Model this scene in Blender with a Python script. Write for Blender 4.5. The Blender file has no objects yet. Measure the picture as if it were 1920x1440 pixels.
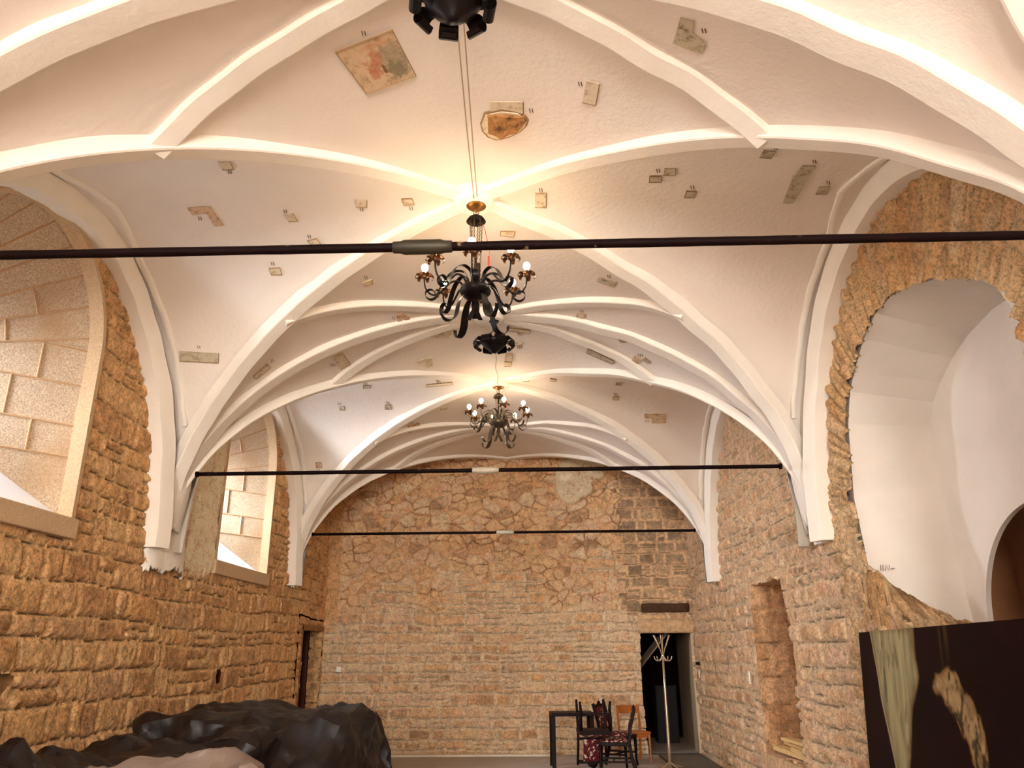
import bpy, bmesh, math, random
import numpy as np
from mathutils import Vector, Matrix
from mathutils.bvhtree import BVHTree
R = math.radians
S = bpy.context.scene
COL = S.collection
# ------------------------------------------------------------------ camera
EYE = 1.65
F, PITCH, YAW, ROLL = 1442.0, .3334, .0206, -.0075
def cam_axes():
    fwd = Vector((-math.sin(YAW)*math.cos(PITCH), math.cos(YAW)*math.cos(PITCH), math.sin(PITCH)))
    right = Vector((math.cos(YAW), math.sin(YAW), 0))
    up = right.cross(fwd)
    r2 = right*math.cos(ROLL) - up*-math.sin(ROLL)*-1
    r2 = right*math.cos(ROLL) + up*math.sin(ROLL)*-1*-1
    return fwd, right, up
fwd, right, up = cam_axes()
# pixel = rotate(a, b) by ROLL; image axes in the world
AX = right*math.cos(ROLL) + up*math.sin(ROLL)
AY = -right*math.sin(ROLL) + up*math.cos(ROLL)
cam_data = bpy.data.cameras.new('camera'); cam = bpy.data.objects.new('camera', cam_data); COL.objects.link(cam)
cam_data.sensor_width = 36; cam_data.lens = F/1920*36; cam_data.clip_start = .05; cam_data.clip_end = 200
M = Matrix((AX, AY, -fwd)).transposed().to_4x4(); M.translation = Vector((0, 0, EYE)); cam.matrix_world = M
S.camera = cam
# ------------------------------------------------------------------ world, exposure
S.view_settings.view_transform = 'Standard'; S.view_settings.look = 'None'
S.view_settings.gamma = 1; S.view_settings.use_curve_mapping = False
S.view_settings.exposure = 1.28
wd = bpy.data.worlds.new('world'); S.world = wd; wd.use_nodes = True
wd.node_tree.nodes['Background'].inputs[0].default_value = (.62, .72, .9, 1)
wd.node_tree.nodes['Background'].inputs[1].default_value = .35
def lamp(name, loc, target, sx, sy, power, color):
    l = bpy.data.lights.new(name, 'AREA'); l.shape = 'RECTANGLE'; l.size = sx; l.size_y = sy; l.energy = power; l.color = color
    o = bpy.data.objects.new(name, l); COL.objects.link(o); o.location = loc
    o.rotation_euler = (Vector(target)-Vector(loc)).to_track_quat('-Z', 'Y').to_euler()
    return o
XC, W = -.4035, 3.25
XL, XR = XC-W, XC+W
LEGS = [-6.0, -1.45, 3.055, 7.606, 12.02, 16.38]
ZB = 14.19
BOSS_H = 3.4365+EYE
H0 = .95+EYE
WALL_H = 3.42+EYE
YB = -6.0            # rear wall behind the camera
# daylight outside the windows (left wall) and the tall windows of the end behind the camera
SKY = (.80, .88, 1.0)
WINS = [5.06, 9.82, .5, -3.8]
for wy in WINS:
    lamp('window_daylight', (XL-1.9, wy-.15, 4.5), (XL+1.2, wy+.25, 3.2), 1.6, 2.2, {5.06: 380, 9.82: 900, .5: 260, -3.8: 420}[wy], SKY)
for wx in (-1.9, 1.1):
    lamp('rear_daylight', (wx, YB-1.0, 3.2), (wx, 2, 1.9), 1.6, 3.0, 560, (1, .97, .92))
lamp('side_chapel_daylight', (6.2, 3.6, 3.0), (3.6, 5.4, 2.0), 1.2, 1.6, 0, (1, .95, .88))

# ------------------------------------------------------------------ helpers
def lin(c, a=1):
    c = [v/255 for v in c]
    return tuple((v/12.92 if v <= .04045 else ((v+.055)/1.055)**2.4) for v in c)+(a,)
def tag(o, label=None, cat=None, group=None, kind=None):
    if label: o['label'] = label
    if cat: o['category'] = cat
    if group: o['group'] = group
    if kind: o['kind'] = kind
    return o
def empty(name, loc=(0, 0, 0), rz=0):
    o = bpy.data.objects.new(name, None); COL.objects.link(o); o.location = loc; o.rotation_euler = (0, 0, rz)
    o.empty_display_size = .1
    return o
def mesh_obj(name, verts, faces, mat=None, parent=None, smooth=False, loc=None):
    me = bpy.data.meshes.new(name)
    me.from_pydata([tuple(v) for v in verts], [], [tuple(f) for f in faces]); me.update()
    if smooth:
        me.polygons.foreach_set('use_smooth', [True]*len(me.polygons))
    o = bpy.data.objects.new(name, me); COL.objects.link(o)
    if mat: me.materials.append(mat)
    if parent: o.parent = parent
    if loc: o.location = loc
    return o
class MB:
    def __init__(s): s.v = []; s.f = []
    def add(s, vs, fs):
        n = len(s.v); s.v += [tuple(v) for v in vs]; s.f += [tuple(i+n for i in f) for f in fs]; return s
    def box(s, c, d, rot=None):
        c = Vector(c); x, y, z = d[0]/2, d[1]/2, d[2]/2
        P = [Vector((a*x, b*y, e*z)) for a in (-1, 1) for b in (-1, 1) for e in (-1, 1)]
        if rot is not None: P = [rot @ p for p in P]
        return s.add([c+p for p in P], [(0, 1, 3, 2), (4, 6, 7, 5), (0, 4, 5, 1), (2, 3, 7, 6), (0, 2, 6, 4), (1, 5, 7, 3)])
    def tube(s, pts, r, n=10, closed=False, cap=True):
        pts = [Vector(p) for p in pts]; m = len(pts)
        rs = r if hasattr(r, '__len__') else [r]*m
        base = len(s.v); prev = None
        for i, p in enumerate(pts):
            if closed: t = pts[(i+1) % m]-pts[i-1]
            else: t = pts[min(i+1, m-1)]-pts[max(i-1, 0)]
            t.normalize()
            if prev is None:
                a = Vector((0, 0, 1)) if abs(t.z) < .9 else Vector((1, 0, 0)); u = t.cross(a).normalized()
            else: u = (prev-t*prev.dot(t)).normalized()
            prev = u; w = t.cross(u)
            for k in range(n):
                q = 2*math.pi*k/n; s.v.append(tuple(p+(u*math.cos(q)+w*math.sin(q))*rs[i]))
        for i in range(m if closed else m-1):
            for k in range(n):
                a = base+i*n+k; b = base+i*n+(k+1) % n; c = base+((i+1) % m)*n+(k+1) % n; d = base+((i+1) % m)*n+k
                s.f.append((a, b, c, d))
        if cap and not closed:
            s.f.append(tuple(base+k for k in range(n))[::-1]); s.f.append(tuple(base+(m-1)*n+k for k in range(n)))
        return s
    def lathe(s, prof, c=(0, 0, 0), n=20, sx=1, sy=1):
        base = len(s.v); c = Vector(c)
        for r, z in prof:
            for k in range(n):
                q = 2*math.pi*k/n; s.v.append((c.x+r*math.cos(q)*sx, c.y+r*math.sin(q)*sy, c.z+z))
        for i in range(len(prof)-1):
            for k in range(n):
                s.f.append((base+i*n+k, base+i*n+(k+1) % n, base+(i+1)*n+(k+1) % n, base+(i+1)*n+k))
        return s
    def ribbon(s, pts, side, w, th):
        """flat strap of width w along side, thickness th"""
        pts = [Vector(p) for p in pts]; base = len(s.v); m = len(pts)
        ws = w if hasattr(w, '__len__') else [w]*m
        for i, p in enumerate(pts):
            t = (pts[min(i+1, m-1)]-pts[max(i-1, 0)]).normalized()
            sd = Vector(side(i) if callable(side) else side).normalized()
            nn = t.cross(sd).normalized()*th/2; sw = sd*ws[i]/2
            for q in (p-sw-nn, p+sw-nn, p+sw+nn, p-sw+nn): s.v.append(tuple(q))
        for i in range(m-1):
            for k in range(4):
                a = base+i*4+k; b = base+i*4+(k+1) % 4
                s.f.append((a, b, b+4, a+4))
        s.f.append((base+3, base+2, base+1, base)); e = base+(m-1)*4; s.f.append((e, e+1, e+2, e+3))
        return s
    def obj(s, name, mat, parent=None, smooth=False, loc=None, bevel=0):
        o = mesh_obj(name, s.v, s.f, mat, parent, smooth, loc)
        if bevel:
            b = o.modifiers.new('bevel', 'BEVEL'); b.width = bevel; b.segments = 2; b.limit_method = 'ANGLE'
        return o
# ray through a pixel of the photograph, used only to measure where things stand
def pix(px, py):
    return (fwd*F + AX*(px-960) + AY*(720-py)).normalized()
def on_x(px, py, X): d = pix(px, py); return Vector((0, 0, EYE))+d*(X/d.x)
def on_y(px, py, Y): d = pix(px, py); return Vector((0, 0, EYE))+d*(Y/d.y)
def on_z(px, py, Z): d = pix(px, py); return Vector((0, 0, EYE))+d*((Z-EYE)/d.z)

# ------------------------------------------------------------------ materials
def mat(name, color, rough=.8, metal=0, bump=0, bscale=40, var=.0, vscale=3, emit=None, estr=0, spec=.3, var2=None, attr=None, detail=6, coat=0):
    m = bpy.data.materials.new(name); m.use_nodes = True; nt = m.node_tree; N = nt.nodes; L = nt.links
    b = N['Principled BSDF']; b.inputs['Roughness'].default_value = rough; b.inputs['Metallic'].default_value = metal
    b.inputs['Specular IOR Level'].default_value = spec
    if coat: b.inputs['Coat Weight'].default_value = coat; b.inputs['Coat Roughness'].default_value = .1
    tc = N.new('ShaderNodeTexCoord')
    c = lin(color) if max(color) > 1 else tuple(color)+(1,)
    if attr:
        a = N.new('ShaderNodeAttribute'); a.attribute_name = attr; src = a.outputs['Color']
    else:
        rgb = N.new('ShaderNodeRGB'); rgb.outputs[0].default_value = c; src = rgb.outputs[0]
    if var:
        n = N.new('ShaderNodeTexNoise'); n.inputs['Scale'].default_value = vscale; n.inputs['Detail'].default_value = detail
        n.inputs['Roughness'].default_value = .65
        L.new(tc.outputs['Object'], n.inputs['Vector'])
        mr = N.new('ShaderNodeMapRange'); mr.inputs[1].default_value = .25; mr.inputs[2].default_value = .75
        mr.inputs[3].default_value = 1-var; mr.inputs[4].default_value = 1+var*.6
        L.new(n.outputs[0], mr.inputs[0])
        mx = N.new('ShaderNodeMix'); mx.data_type = 'RGBA'; mx.blend_type = 'MULTIPLY'; mx.inputs[0].default_value = 1
        cv = N.new('ShaderNodeCombineXYZ')
        for i in range(3): L.new(mr.outputs[0], cv.inputs[i])
        L.new(src, mx.inputs[6]); L.new(cv.outputs[0], mx.inputs[7]); src = mx.outputs[2]
    if var2:   # (color, scale, lo, hi): second colour blotches
        n = N.new('ShaderNodeTexNoise'); n.inputs['Scale'].default_value = var2[1]; n.inputs['Detail'].default_value = 8
        L.new(tc.outputs['Object'], n.inputs['Vector'])
        mr = N.new('ShaderNodeMapRange'); mr.inputs[1].default_value = var2[2]; mr.inputs[2].default_value = var2[3]
        L.new(n.outputs[0], mr.inputs[0])
        mx = N.new('ShaderNodeMix'); mx.data_type = 'RGBA'
        L.new(mr.outputs[0], mx.inputs[0]); L.new(src, mx.inputs[6]); mx.inputs[7].default_value = lin(var2[0]); src = mx.outputs[2]
    L.new(src, b.inputs['Base Color'])
    if bump:
        n = N.new('ShaderNodeTexNoise'); n.inputs['Scale'].default_value = bscale; n.inputs['Detail'].default_value = 6
        n.inputs['Roughness'].default_value = .6
        L.new(tc.outputs['Object'], n.inputs['Vector'])
        bp = N.new('ShaderNodeBump'); bp.inputs['Strength'].default_value = 1; bp.inputs['Distance'].default_value = bump
        L.new(n.outputs[0], bp.inputs['Height']); L.new(bp.outputs[0], b.inputs['Normal'])
    if emit:
        b.inputs['Emission Color'].default_value = tuple(emit)+(1,); b.inputs['Emission Strength'].default_value = estr
    return m
PL = (233, 221, 208)
M_plaster = mat('plaster', PL, .9, bump=.006, bscale=22, var=.05, vscale=1.3, spec=.15, var2=((226, 209, 195), .7, .45, .75))
M_rib = mat('plaster_rib', (239, 229, 215), .9, bump=.005, bscale=16, var=.05, vscale=3, spec=.15)
M_niche = mat('plaster_niche', (226, 216, 204), .9, bump=.003, bscale=12, var=.07, vscale=2.0, spec=.15)
M_stone = mat('masonry', (190, 150, 100), .92, var=.12, vscale=3, attr='col', spec=.15, detail=8)
M_granite = mat('granite', (196, 170, 140), .9, bump=.004, bscale=110, var=.55, vscale=85, spec=.2, detail=2, var2=((170, 134, 96), 1.3, .5, .75))
M_granite_edge = mat('granite_edge', (200, 170, 134), .9, bump=.003, bscale=80, var=.3, vscale=70, spec=.2)
M_joint = mat('joint_mortar', (186, 146, 106), .95, bump=.003, bscale=60, var=.15, vscale=20)
M_sill = mat('sill_plaster', (236, 234, 230), .8, bump=.002, bscale=60, var=.06, vscale=4)
M_iron = mat('wrought_iron', (14, 5, 4), .42, metal=.0, bump=.001, bscale=80, var=.3, vscale=20, spec=.16)
M_rod = mat('painted_iron', (17, 4, 3), .6, spec=.06, bump=.002, bscale=30, var=.3, vscale=9, var2=((120, 96, 70), 14, .66, .74))
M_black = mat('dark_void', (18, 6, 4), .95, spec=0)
M_floor = mat('stone_floor', (172, 160, 148), .55, bump=.003, bscale=9, var=.18, vscale=1.6, spec=.4)

def rich_masonry(m):
    nt = m.node_tree; N = nt.nodes; L = nt.links; b = N['Principled BSDF']; src = b.inputs['Base Color'].links[0].from_socket
    tc = N.new('ShaderNodeTexCoord')
    def nz(s, d, ro, lo, hi, a, c_, dist=0):
        n = N.new('ShaderNodeTexNoise'); n.inputs['Scale'].default_value = s; n.inputs['Detail'].default_value = d; n.inputs['Roughness'].default_value = ro; n.inputs['Distortion'].default_value = dist
        L.new(tc.outputs['Object'], n.inputs['Vector']); r = N.new('ShaderNodeMapRange'); r.inputs[1].default_value = lo; r.inputs[2].default_value = hi; r.inputs[3].default_value = a; r.inputs[4].default_value = c_
        L.new(n.outputs[0], r.inputs[0]); return n.outputs[0], r.outputs[0]
    h1, f1 = nz(11, 10, .72, .36, .64, .72, 1.22, .6)
    h2, f2 = nz(46, 6, .7, .32, .54, .56, 1.34)
    mu = N.new('ShaderNodeMath'); mu.operation = 'MULTIPLY'; L.new(f1, mu.inputs[0]); L.new(f2, mu.inputs[1])
    cv = N.new('ShaderNodeCombineXYZ')
    for i in range(3): L.new(mu.outputs[0], cv.inputs[i])
    mx = N.new('ShaderNodeMix'); mx.data_type = 'RGBA'; mx.blend_type = 'MULTIPLY'; mx.inputs[0].default_value = 1
    L.new(src, mx.inputs[6]); L.new(cv.outputs[0], mx.inputs[7]); L.new(mx.outputs[2], b.inputs['Base Color'])
    ad = N.new('ShaderNodeMath'); ad.operation = 'MULTIPLY_ADD'; L.new(h1, ad.inputs[0]); ad.inputs[1].default_value = 1.6; L.new(h2, ad.inputs[2])
    bp = N.new('ShaderNodeBump'); bp.inputs['Distance'].default_value = .035; bp.inputs['Strength'].default_value = .9; L.new(ad.outputs[0], bp.inputs['Height']); L.new(bp.outputs[0], b.inputs['Normal'])
rich_masonry(M_stone)
# ------------------------------------------------------------------ masonry made of raised, coloured stones
class Noise:
    def __init__(s, seed): s.t = np.random.RandomState(seed).rand(512, 512)
    def __call__(s, x, y):
        xi = np.floor(x).astype(int); yi = np.floor(y).astype(int); fx = x-xi; fy = y-yi
        fx = fx*fx*(3-2*fx); fy = fy*fy*(3-2*fy); T = s.t
        a = T[xi % 512, yi % 512]; b = T[(xi+1) % 512, yi % 512]; c = T[xi % 512, (yi+1) % 512]; d = T[(xi+1) % 512, (yi+1) % 512]
        return (a*(1-fx)+b*fx)*(1-fy)+(c*(1-fx)+d*fx)*fy
    def fbm(s, x, y, o=4):
        r = 0; k = 1; w = 0
        for i in range(o): r = r+k*s(x*2**i+17*i, y*2**i+31*i); w += k; k *= .55
        return r/w-.5
def sm(a, b, x): t = np.clip((x-a)/(b-a), 0, 1); return t*t*(3-2*t)
def lay_courses(A, B, seed, hr, wr, mort=.014, wob=.035, crack=.5, prot=.03):
    """irregular coursed masonry: returns stone mask, per-stone random, crevice mask, relief"""
    rs = np.random.RandomState(seed); n1 = Noise(seed+1); n2 = Noise(seed+2)
    Bw = B + wob*2*n1.fbm(A*.7, B*.9, 3) + .022*n2.fbm(A*5, B*5, 2) + .020*n1.fbm(A*14+3, B*14, 3)
    Aw = A + .05*n2.fbm(A*3+9, B*3, 2) + .03*n2.fbm(A*13, B*13+7, 3)
    lo, hi = Bw.min()-.5, Bw.max()+.5
    rows = [lo]
    while rows[-1] < hi: rows.append(rows[-1]+rs.uniform(*hr))
    rows = np.array(rows); ri = np.clip(np.searchsorted(rows, Bw)-1, 0, len(rows)-2)
    dB0 = Bw-rows[ri]; dB1 = rows[ri+1]-Bw; rh = rows[ri+1]-rows[ri]
    idr = np.zeros_like(A); dA0 = np.ones_like(A); dA1 = np.ones_like(A)
    a0, a1 = Aw.min()-1, Aw.max()+1
    for k in range(len(rows)-1):
        m = ri == k
        if not m.any(): continue
        cs = [a0-rs.rand()*.5]; h = rows[k+1]-rows[k]
        while cs[-1] < a1: cs.append(cs[-1]+rs.uniform(*wr)*(1.0 if rs.rand() > .22 else .45)*(.7+.3*h/np.mean(hr)))
        cs = np.array(cs); ci = np.clip(np.searchsorted(cs, Aw[m])-1, 0, len(cs)-2)
        dA0[m] = Aw[m]-cs[ci]; dA1[m] = cs[ci+1]-Aw[m]; idr[m] = rs.rand(len(cs))[ci]
    # some stones split horizontally in two thin ones
    split = (idr*7.13 % 1) < .16
    half = dB0 > rh*.5
    d0 = np.where(split & half, dB0-rh*.5, dB0); d1 = np.where(split & ~half, rh*.5-dB0, dB1)
    idr = np.where(split & half, (idr*3.7+.31) % 1, idr)
    da = np.minimum(dA0, dA1); db = np.minimum(d0, d1)
    r = .028; q = np.hypot(np.maximum(r-da, 0), np.maximum(r-db, 0)); d = np.where(q > 0, r-q, np.minimum(da, db))
    mm = mort*(1+1.6*n1.fbm(A*6, B*6, 3)*1.6) + .003
    s = sm(mm, mm+.028, d)
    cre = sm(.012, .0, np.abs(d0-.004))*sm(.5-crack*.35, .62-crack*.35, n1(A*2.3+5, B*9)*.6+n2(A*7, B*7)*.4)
    rel = s*(.006+prot*((idr*5.3) % 1)) + s*.022*n1.fbm(A*11, B*14, 4) + .010*n2.fbm(A*27, B*30, 2) + s*.012*n2.fbm(A*3, B*3, 2) - cre*.03
    return s, idr, cre, rel
def lay_rubble(A, B, seed, cx=.26, cy=.14, mort=.016, prot=.03, jit=.9):
    n1 = Noise(seed+1); n2 = Noise(seed+2)
    # size varies over the wall
    Aw = A+.22*n1.fbm(A*1.7, B*2.2, 3)+.03*n2.fbm(A*12, B*12, 3); Bw = B+.14*n2.fbm(A*1.9, B*2.4, 3)+.03*n1.fbm(A*12+5, B*12, 3)
    x = Aw/cx; y = Bw/cy; xi = np.floor(x).astype(int); yi = np.floor(y).astype(int)
    T = np.random.RandomState(seed).rand(3, 256, 256)
    F1 = np.full_like(A, 9.); F2 = np.full_like(A, 9.); idr = np.zeros_like(A)
    for i in (-1, 0, 1):
        for j in (-1, 0, 1):
            a = xi+i; b = yi+j
            px = a+.5+jit*(T[0, a % 256, b % 256]-.5); py = b+.5+jit*.8*(T[1, a % 256, b % 256]-.5)
            wgt = 1-.45*(T[2, a % 256, b % 256]-.5)
            dd = np.hypot((x-px)*cx/cy*.8, (y-py))*wgt
            n = dd < F1; F2 = np.where(n, F1, np.minimum(F2, dd)); idr = np.where(n, T[2, a % 256, b % 256]*.5+T[0, a % 256, b % 256]*.5, idr); F1 = np.where(n, dd, F1)
    d = (F2-F1)*cy*1.15
    mm = mort*(1+1.8*n1.fbm(A*7, B*7, 3)) + .002
    s = sm(mm, mm+.022, d)
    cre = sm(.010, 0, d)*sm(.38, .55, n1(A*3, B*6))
    idr = (idr*13.7) % 1
    rel = s*(.004+prot*((idr*5.3) % 1)) + s*.016*n1.fbm(A*13, B*15, 4) - cre*.02
    return s, idr, cre, rel
def palette(idr, cols):
    cols = np.array([lin(c)[:3] for c in cols]); k = np.clip((idr*len(cols)).astype(int), 0, len(cols)-1)
    nx = cols[k]; f = ((idr*len(cols)*9.1) % 1)[..., None]*.35
    return nx*(1-f)+cols[(k*7+3) % len(cols)]*f
ST_L = [(196, 146, 84), (186, 134, 74), (208, 160, 98), (178, 128, 74), (200, 150, 92), (190, 142, 86), (166, 118, 68), (212, 168, 108), (182, 136, 88)]
ST_R = [(206, 164, 116), (196, 152, 104), (214, 174, 128), (188, 142, 98), (202, 160, 118), (210, 166, 116), (180, 134, 90), (198, 158, 120)]
ST_B = [(200, 156, 100), (186, 140, 84), (212, 170, 114), (172, 128, 78), (196, 158, 112), (206, 160, 98), (150, 112, 74), (190, 150, 108), (210, 176, 128), (178, 130, 72)]
ST_G = [(150, 118, 78), (136, 108, 72), (160, 126, 84), (144, 114, 80), (128, 100, 66)]
def masonry(name, A0, A1, B0, B1, step, fn, place, hole=None, parent=None, kind='structure', rough=1.0, coarse=None):
    na = int((A1-A0)/step)+1; nb = int((B1-B0)/step)+1
    a = np.linspace(A0, A1, na); b = np.linspace(B0, B1, nb)
    if coarse is not None: a = np.concatenate([np.arange(A0, coarse, .06), np.linspace(coarse, A1, int((A1-coarse)/step))]); na = len(a)
    A, B = np.meshgrid(a, b, indexing='ij')
    rel, col = fn(A, B)
    P = place(A, B, rel*rough)
    P = np.stack(P, -1).reshape(-1, 3)
    I = np.arange(na*nb).reshape(na, nb)
    q = np.stack([I[:-1, :-1], I[1:, :-1], I[1:, 1:], I[:-1, 1:]], -1)
    keep = np.ones((na-1, nb-1), bool)
    if hole is not None:
        hm = hole(A, B); keep = ~(hm[:-1, :-1] | hm[1:, :-1] | hm[1:, 1:] | hm[:-1, 1:])
    q = q[keep].reshape(-1, 4)
    used = np.unique(q); remap = np.full(len(P), -1); remap[used] = np.arange(len(used))
    P = P[used]; q = remap[q]; C = col.reshape(-1, 3)[used]
    me = bpy.data.meshes.new(name); me.vertices.add(len(P)); me.vertices.foreach_set('co', P.astype(np.float32).ravel())
    me.loops.add(len(q)*4); me.loops.foreach_set('vertex_index', q.astype(np.int32).ravel())
    me.polygons.add(len(q)); me.polygons.foreach_set('loop_start', (np.arange(len(q))*4).astype(np.int32))
    me.polygons.foreach_set('loop_total', np.full(len(q), 4, np.int32)); me.polygons.foreach_set('use_smooth', np.ones(len(q), bool))
    me.update(calc_edges=True); me.validate()
    at = me.color_attributes.new('col', 'FLOAT_COLOR', 'POINT')
    at.data.foreach_set('color', np.concatenate([C, np.ones((len(C), 1))], 1).astype(np.float32).ravel())
    me.materials.append(M_stone)
    o = bpy.data.objects.new(name, me); COL.objects.link(o)
    if parent: o.parent = parent
    if kind: o['kind'] = kind
    return o
def tint(C, s, cre, A, B, mortar, seed, dirt=.25):
    n = Noise(seed+50)
    mc = np.array(lin(mortar)[:3])*(1+.25*n.fbm(A*9, B*9, 3)[..., None])
    C = C*(1+.8*n.fbm(A*5, B*6, 4)[..., None])*(1+.5*n.fbm(A*19, B*22, 3)[..., None])*(1-dirt*sm(.0, .35, n.fbm(A*.6+3, B*.7, 3))[..., None])
    C = C*s[..., None]+mc*(1-s)[..., None]
    C = C*(1-.72*cre[..., None])*1.6; C = C*.84+C.mean(-1, keepdims=True)*.16  # shade in the crevices round the stones is painted into the colour
    return C/np.maximum(1, C.max(-1, keepdims=True)/.80)
def poly_mask(A, B, pts):
    ins = np.zeros(A.shape, bool); n = len(pts)
    for i in range(n):
        (x0, y0), (x1, y1) = pts[i], pts[(i+1) % n]
        if y0 == y1: continue
        c = ((y0 > B) != (y1 > B)) & (A < (x1-x0)*(B-y0)/(y1-y0)+x0); ins ^= c
    return ins
# ---- openings (coordinates: along the wall, height above floor)
W_HALF, W_SILL, W_SPR = .90, 2.63, 4.06
def win_outline(wy, n=16, grow=0):
    pts = [(wy-W_HALF-grow, W_SILL-grow), (wy+W_HALF+grow, W_SILL-grow)]
    for k in range(n+1):
        t = math.pi*k/n; pts.append((wy+(W_HALF+grow)*math.cos(t), W_SPR+(W_HALF+grow)*math.sin(t)))
    return pts
WINY = [w+.07 for w in WINS]
LDOOR = [(12.92, -.1), (12.90, 1.0), (12.86, 1.97), (14.1, 1.99), (14.12, 1.6), (14.08, 1.3), (14.13, .9), (14.1, -.1)]
def left_hole(A, B):
    m = poly_mask(A, B, LDOOR)
    for w in WINY: m |= poly_mask(A, B, win_outline(w, grow=-.01))
    # put-log holes where a stone is missing
    m |= poly_mask(A, B, [(5.0, 1.42), (5.55, 1.33), (5.72, 1.5), (5.35, 1.56), (5.0, 1.55)])
    m |= poly_mask(A, B, [(9.46, 1.31), (9.58, 1.33), (9.57, 1.47), (9.45, 1.45)])
    return m
def left_fn(A, B):
    s, i, c, r = lay_courses(A, B, 11, (.15, .27), (.24, .60), .010, .07, 1.15, .024)
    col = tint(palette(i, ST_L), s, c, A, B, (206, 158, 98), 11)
    n = Noise(77)
    # remains of plaster beside the second window and round the pendants
    pm = sm(-.06, .06, .40-np.abs(A-8.55+.12*n.fbm(A*3, B*3))-.6*sm(2.6, 2.2, B)+.14*n.fbm(A*6, B*6, 3))*sm(2.35, 2.6, B)*sm(4.6, 4.2, B)
    r = r*(1-pm)+pm*.035; col = col*(1-pm[..., None])+np.array(lin((250, 228, 190))[:3])*1.1*pm[..., None]*(1+.2*n.fbm(A*8, B*8, 3)[..., None])
    return r, col
masonry('wall_left', YB, ZB+.02, -.02, 5.25, .014, left_fn, lambda A, B, h: (XL+h, A, B), left_hole, coarse=2.6)
ARCH = [(5.4, 1.60), (5.9, 1.72), (6.2, 1.90), (6.45, 2.1), (6.60, 2.25), (6.78, 2.86), (6.68, 3.2), (6.64, 3.53), (6.50, 3.78), (6.37, 3.91), (6.1, 4.10), (5.82, 4.22), (5.5, 4.22), (5.28, 4.18), (5.0, 4.1),
        (4.73, 3.98), (4.5, 3.87), (4.35, 3.77), (4.2, 3.62), (4.16, 3.4), (4.1, 3.0), (4.1, 1.6)]
NICHE = [(8.86, 1.72), (9.08, 2.40), (10.31, 2.41), (10.27, 1.95), (10.30, 1.5), (10.25, 1.0), (10.28, .47), (9.0, .47), (8.95, 1.0)]
nzz = Noise(5)
def right_hole(A, B):
    j = .05*nzz.fbm(A*7, B*7, 3); k = .05*nzz.fbm(A*7+40, B*7, 3)
    return poly_mask(A+j*1.6, B+k*1.6, ARCH) | poly_mask(A+j, B+k, NICHE)
def right_fn(A, B):
    s, i, c, r = lay_courses(A, B, 23, (.14, .23), (.22, .5), .017, .06, .45, .032)
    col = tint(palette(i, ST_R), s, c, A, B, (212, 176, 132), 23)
    # relieving arch of thin stones on edge round the big opening
    cy, cz = 5.45, 2.55
    ang = np.arctan2(A-cy, B-cz); rad = np.hypot(A-cy, (B-cz)*.9)
    s2, i2, c2, r2 = lay_courses(rad*1.0, ang*1.6, 31, (.09, .15), (.4, .75), .010, .03, .6, .04)
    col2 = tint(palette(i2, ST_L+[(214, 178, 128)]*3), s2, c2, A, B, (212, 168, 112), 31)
    m = sm(2.4, 3.0, B+.25*nzz.fbm(A*2, B*2))*sm(7.3, 6.9, A)*sm(3.2, 3.5, A)
    r = r*(1-m)+r2*m; col = col*(1-m[..., None])+col2*m[..., None]
    # broken rubble under and beside the opening
    s3, i3, c3, r3 = lay_rubble(A, B, 37, .17, .11, .010, .06)
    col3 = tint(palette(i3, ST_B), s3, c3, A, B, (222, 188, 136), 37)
    m = sm(-.1, .1, .34-np.abs(A-6.95)+.1*nzz.fbm(A*4, B*4))*sm(3.3, 2.9, B) + sm(7.1, 6.8, A)*sm(2.3, 2.0, B)*sm(4, 4.2, A); m = np.clip(m, 0, 1)*.8
    r = r*(1-m)+r3*m; col = col*(1-m[..., None])+col3*m[..., None]
    return r, col
masonry('wall_right', YB, ZB+.02, -.02, 5.25, .014, right_fn, lambda A, B, h: (XR-h, A, B), right_hole, coarse=2.6)
def back_hole(A, B):
    j = .03*nzz.fbm(A*9, B*9, 3)
    return poly_mask(A+j, B+.3*j, [(1.95, -.1), (1.90, 1.0), (1.92, 1.91), (2.80, 1.91), (2.78, 1.2), (2.84, .8), (2.80, -.1)])
def back_fn(A, B):
    s, i, c, r = lay_courses(A, B, 41, (.13, .225), (.22, .56), .012, .045, .7, .028)
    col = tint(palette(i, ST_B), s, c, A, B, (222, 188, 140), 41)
    s2, i2, c2, r2 = lay_rubble(A, B, 43, .36, .125, .010, .035)
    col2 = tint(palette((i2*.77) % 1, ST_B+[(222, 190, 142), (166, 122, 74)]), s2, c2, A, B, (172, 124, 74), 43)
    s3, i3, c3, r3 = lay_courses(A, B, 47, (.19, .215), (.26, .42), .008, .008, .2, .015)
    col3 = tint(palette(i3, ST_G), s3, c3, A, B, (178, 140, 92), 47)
    n = nzz.fbm(A*1.6, B*1.6, 3)
    m = sm(-.04, .04, n*.55+.25*nzz.fbm(A*5+3, B*6, 2)+(B-2.75)*.16)*sm(2.1, 2.5, B)
    r = r*(1-m)+r2*m; col = col*(1-m[..., None])+col2*m[..., None]
    q = np.floor(B/.2) % 2*.14
    m = sm(1.56, 1.58, A-q+.05*n)*sm(2.2, 2.24, B+.1*n)*sm(5.0, 4.7, B)
    r = r*(1-m)+r3*m; col = col*(1-m[..., None])+col3*m[..., None]
    # smoother mortared strip in the left corner
    m = sm(-3.36, -3.44, A+.05*n)*sm(1.9, 2.3, B)
    r = r*(1-m)+.03*m; col = col*(1-m[..., None])+np.array(lin((196, 150, 98))[:3])*m[..., None]
    col = (col*.9+col.mean(-1, keepdims=True)*.1)*1.36; return r, col/np.maximum(1, col.max(-1, keepdims=True)/.84)
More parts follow.
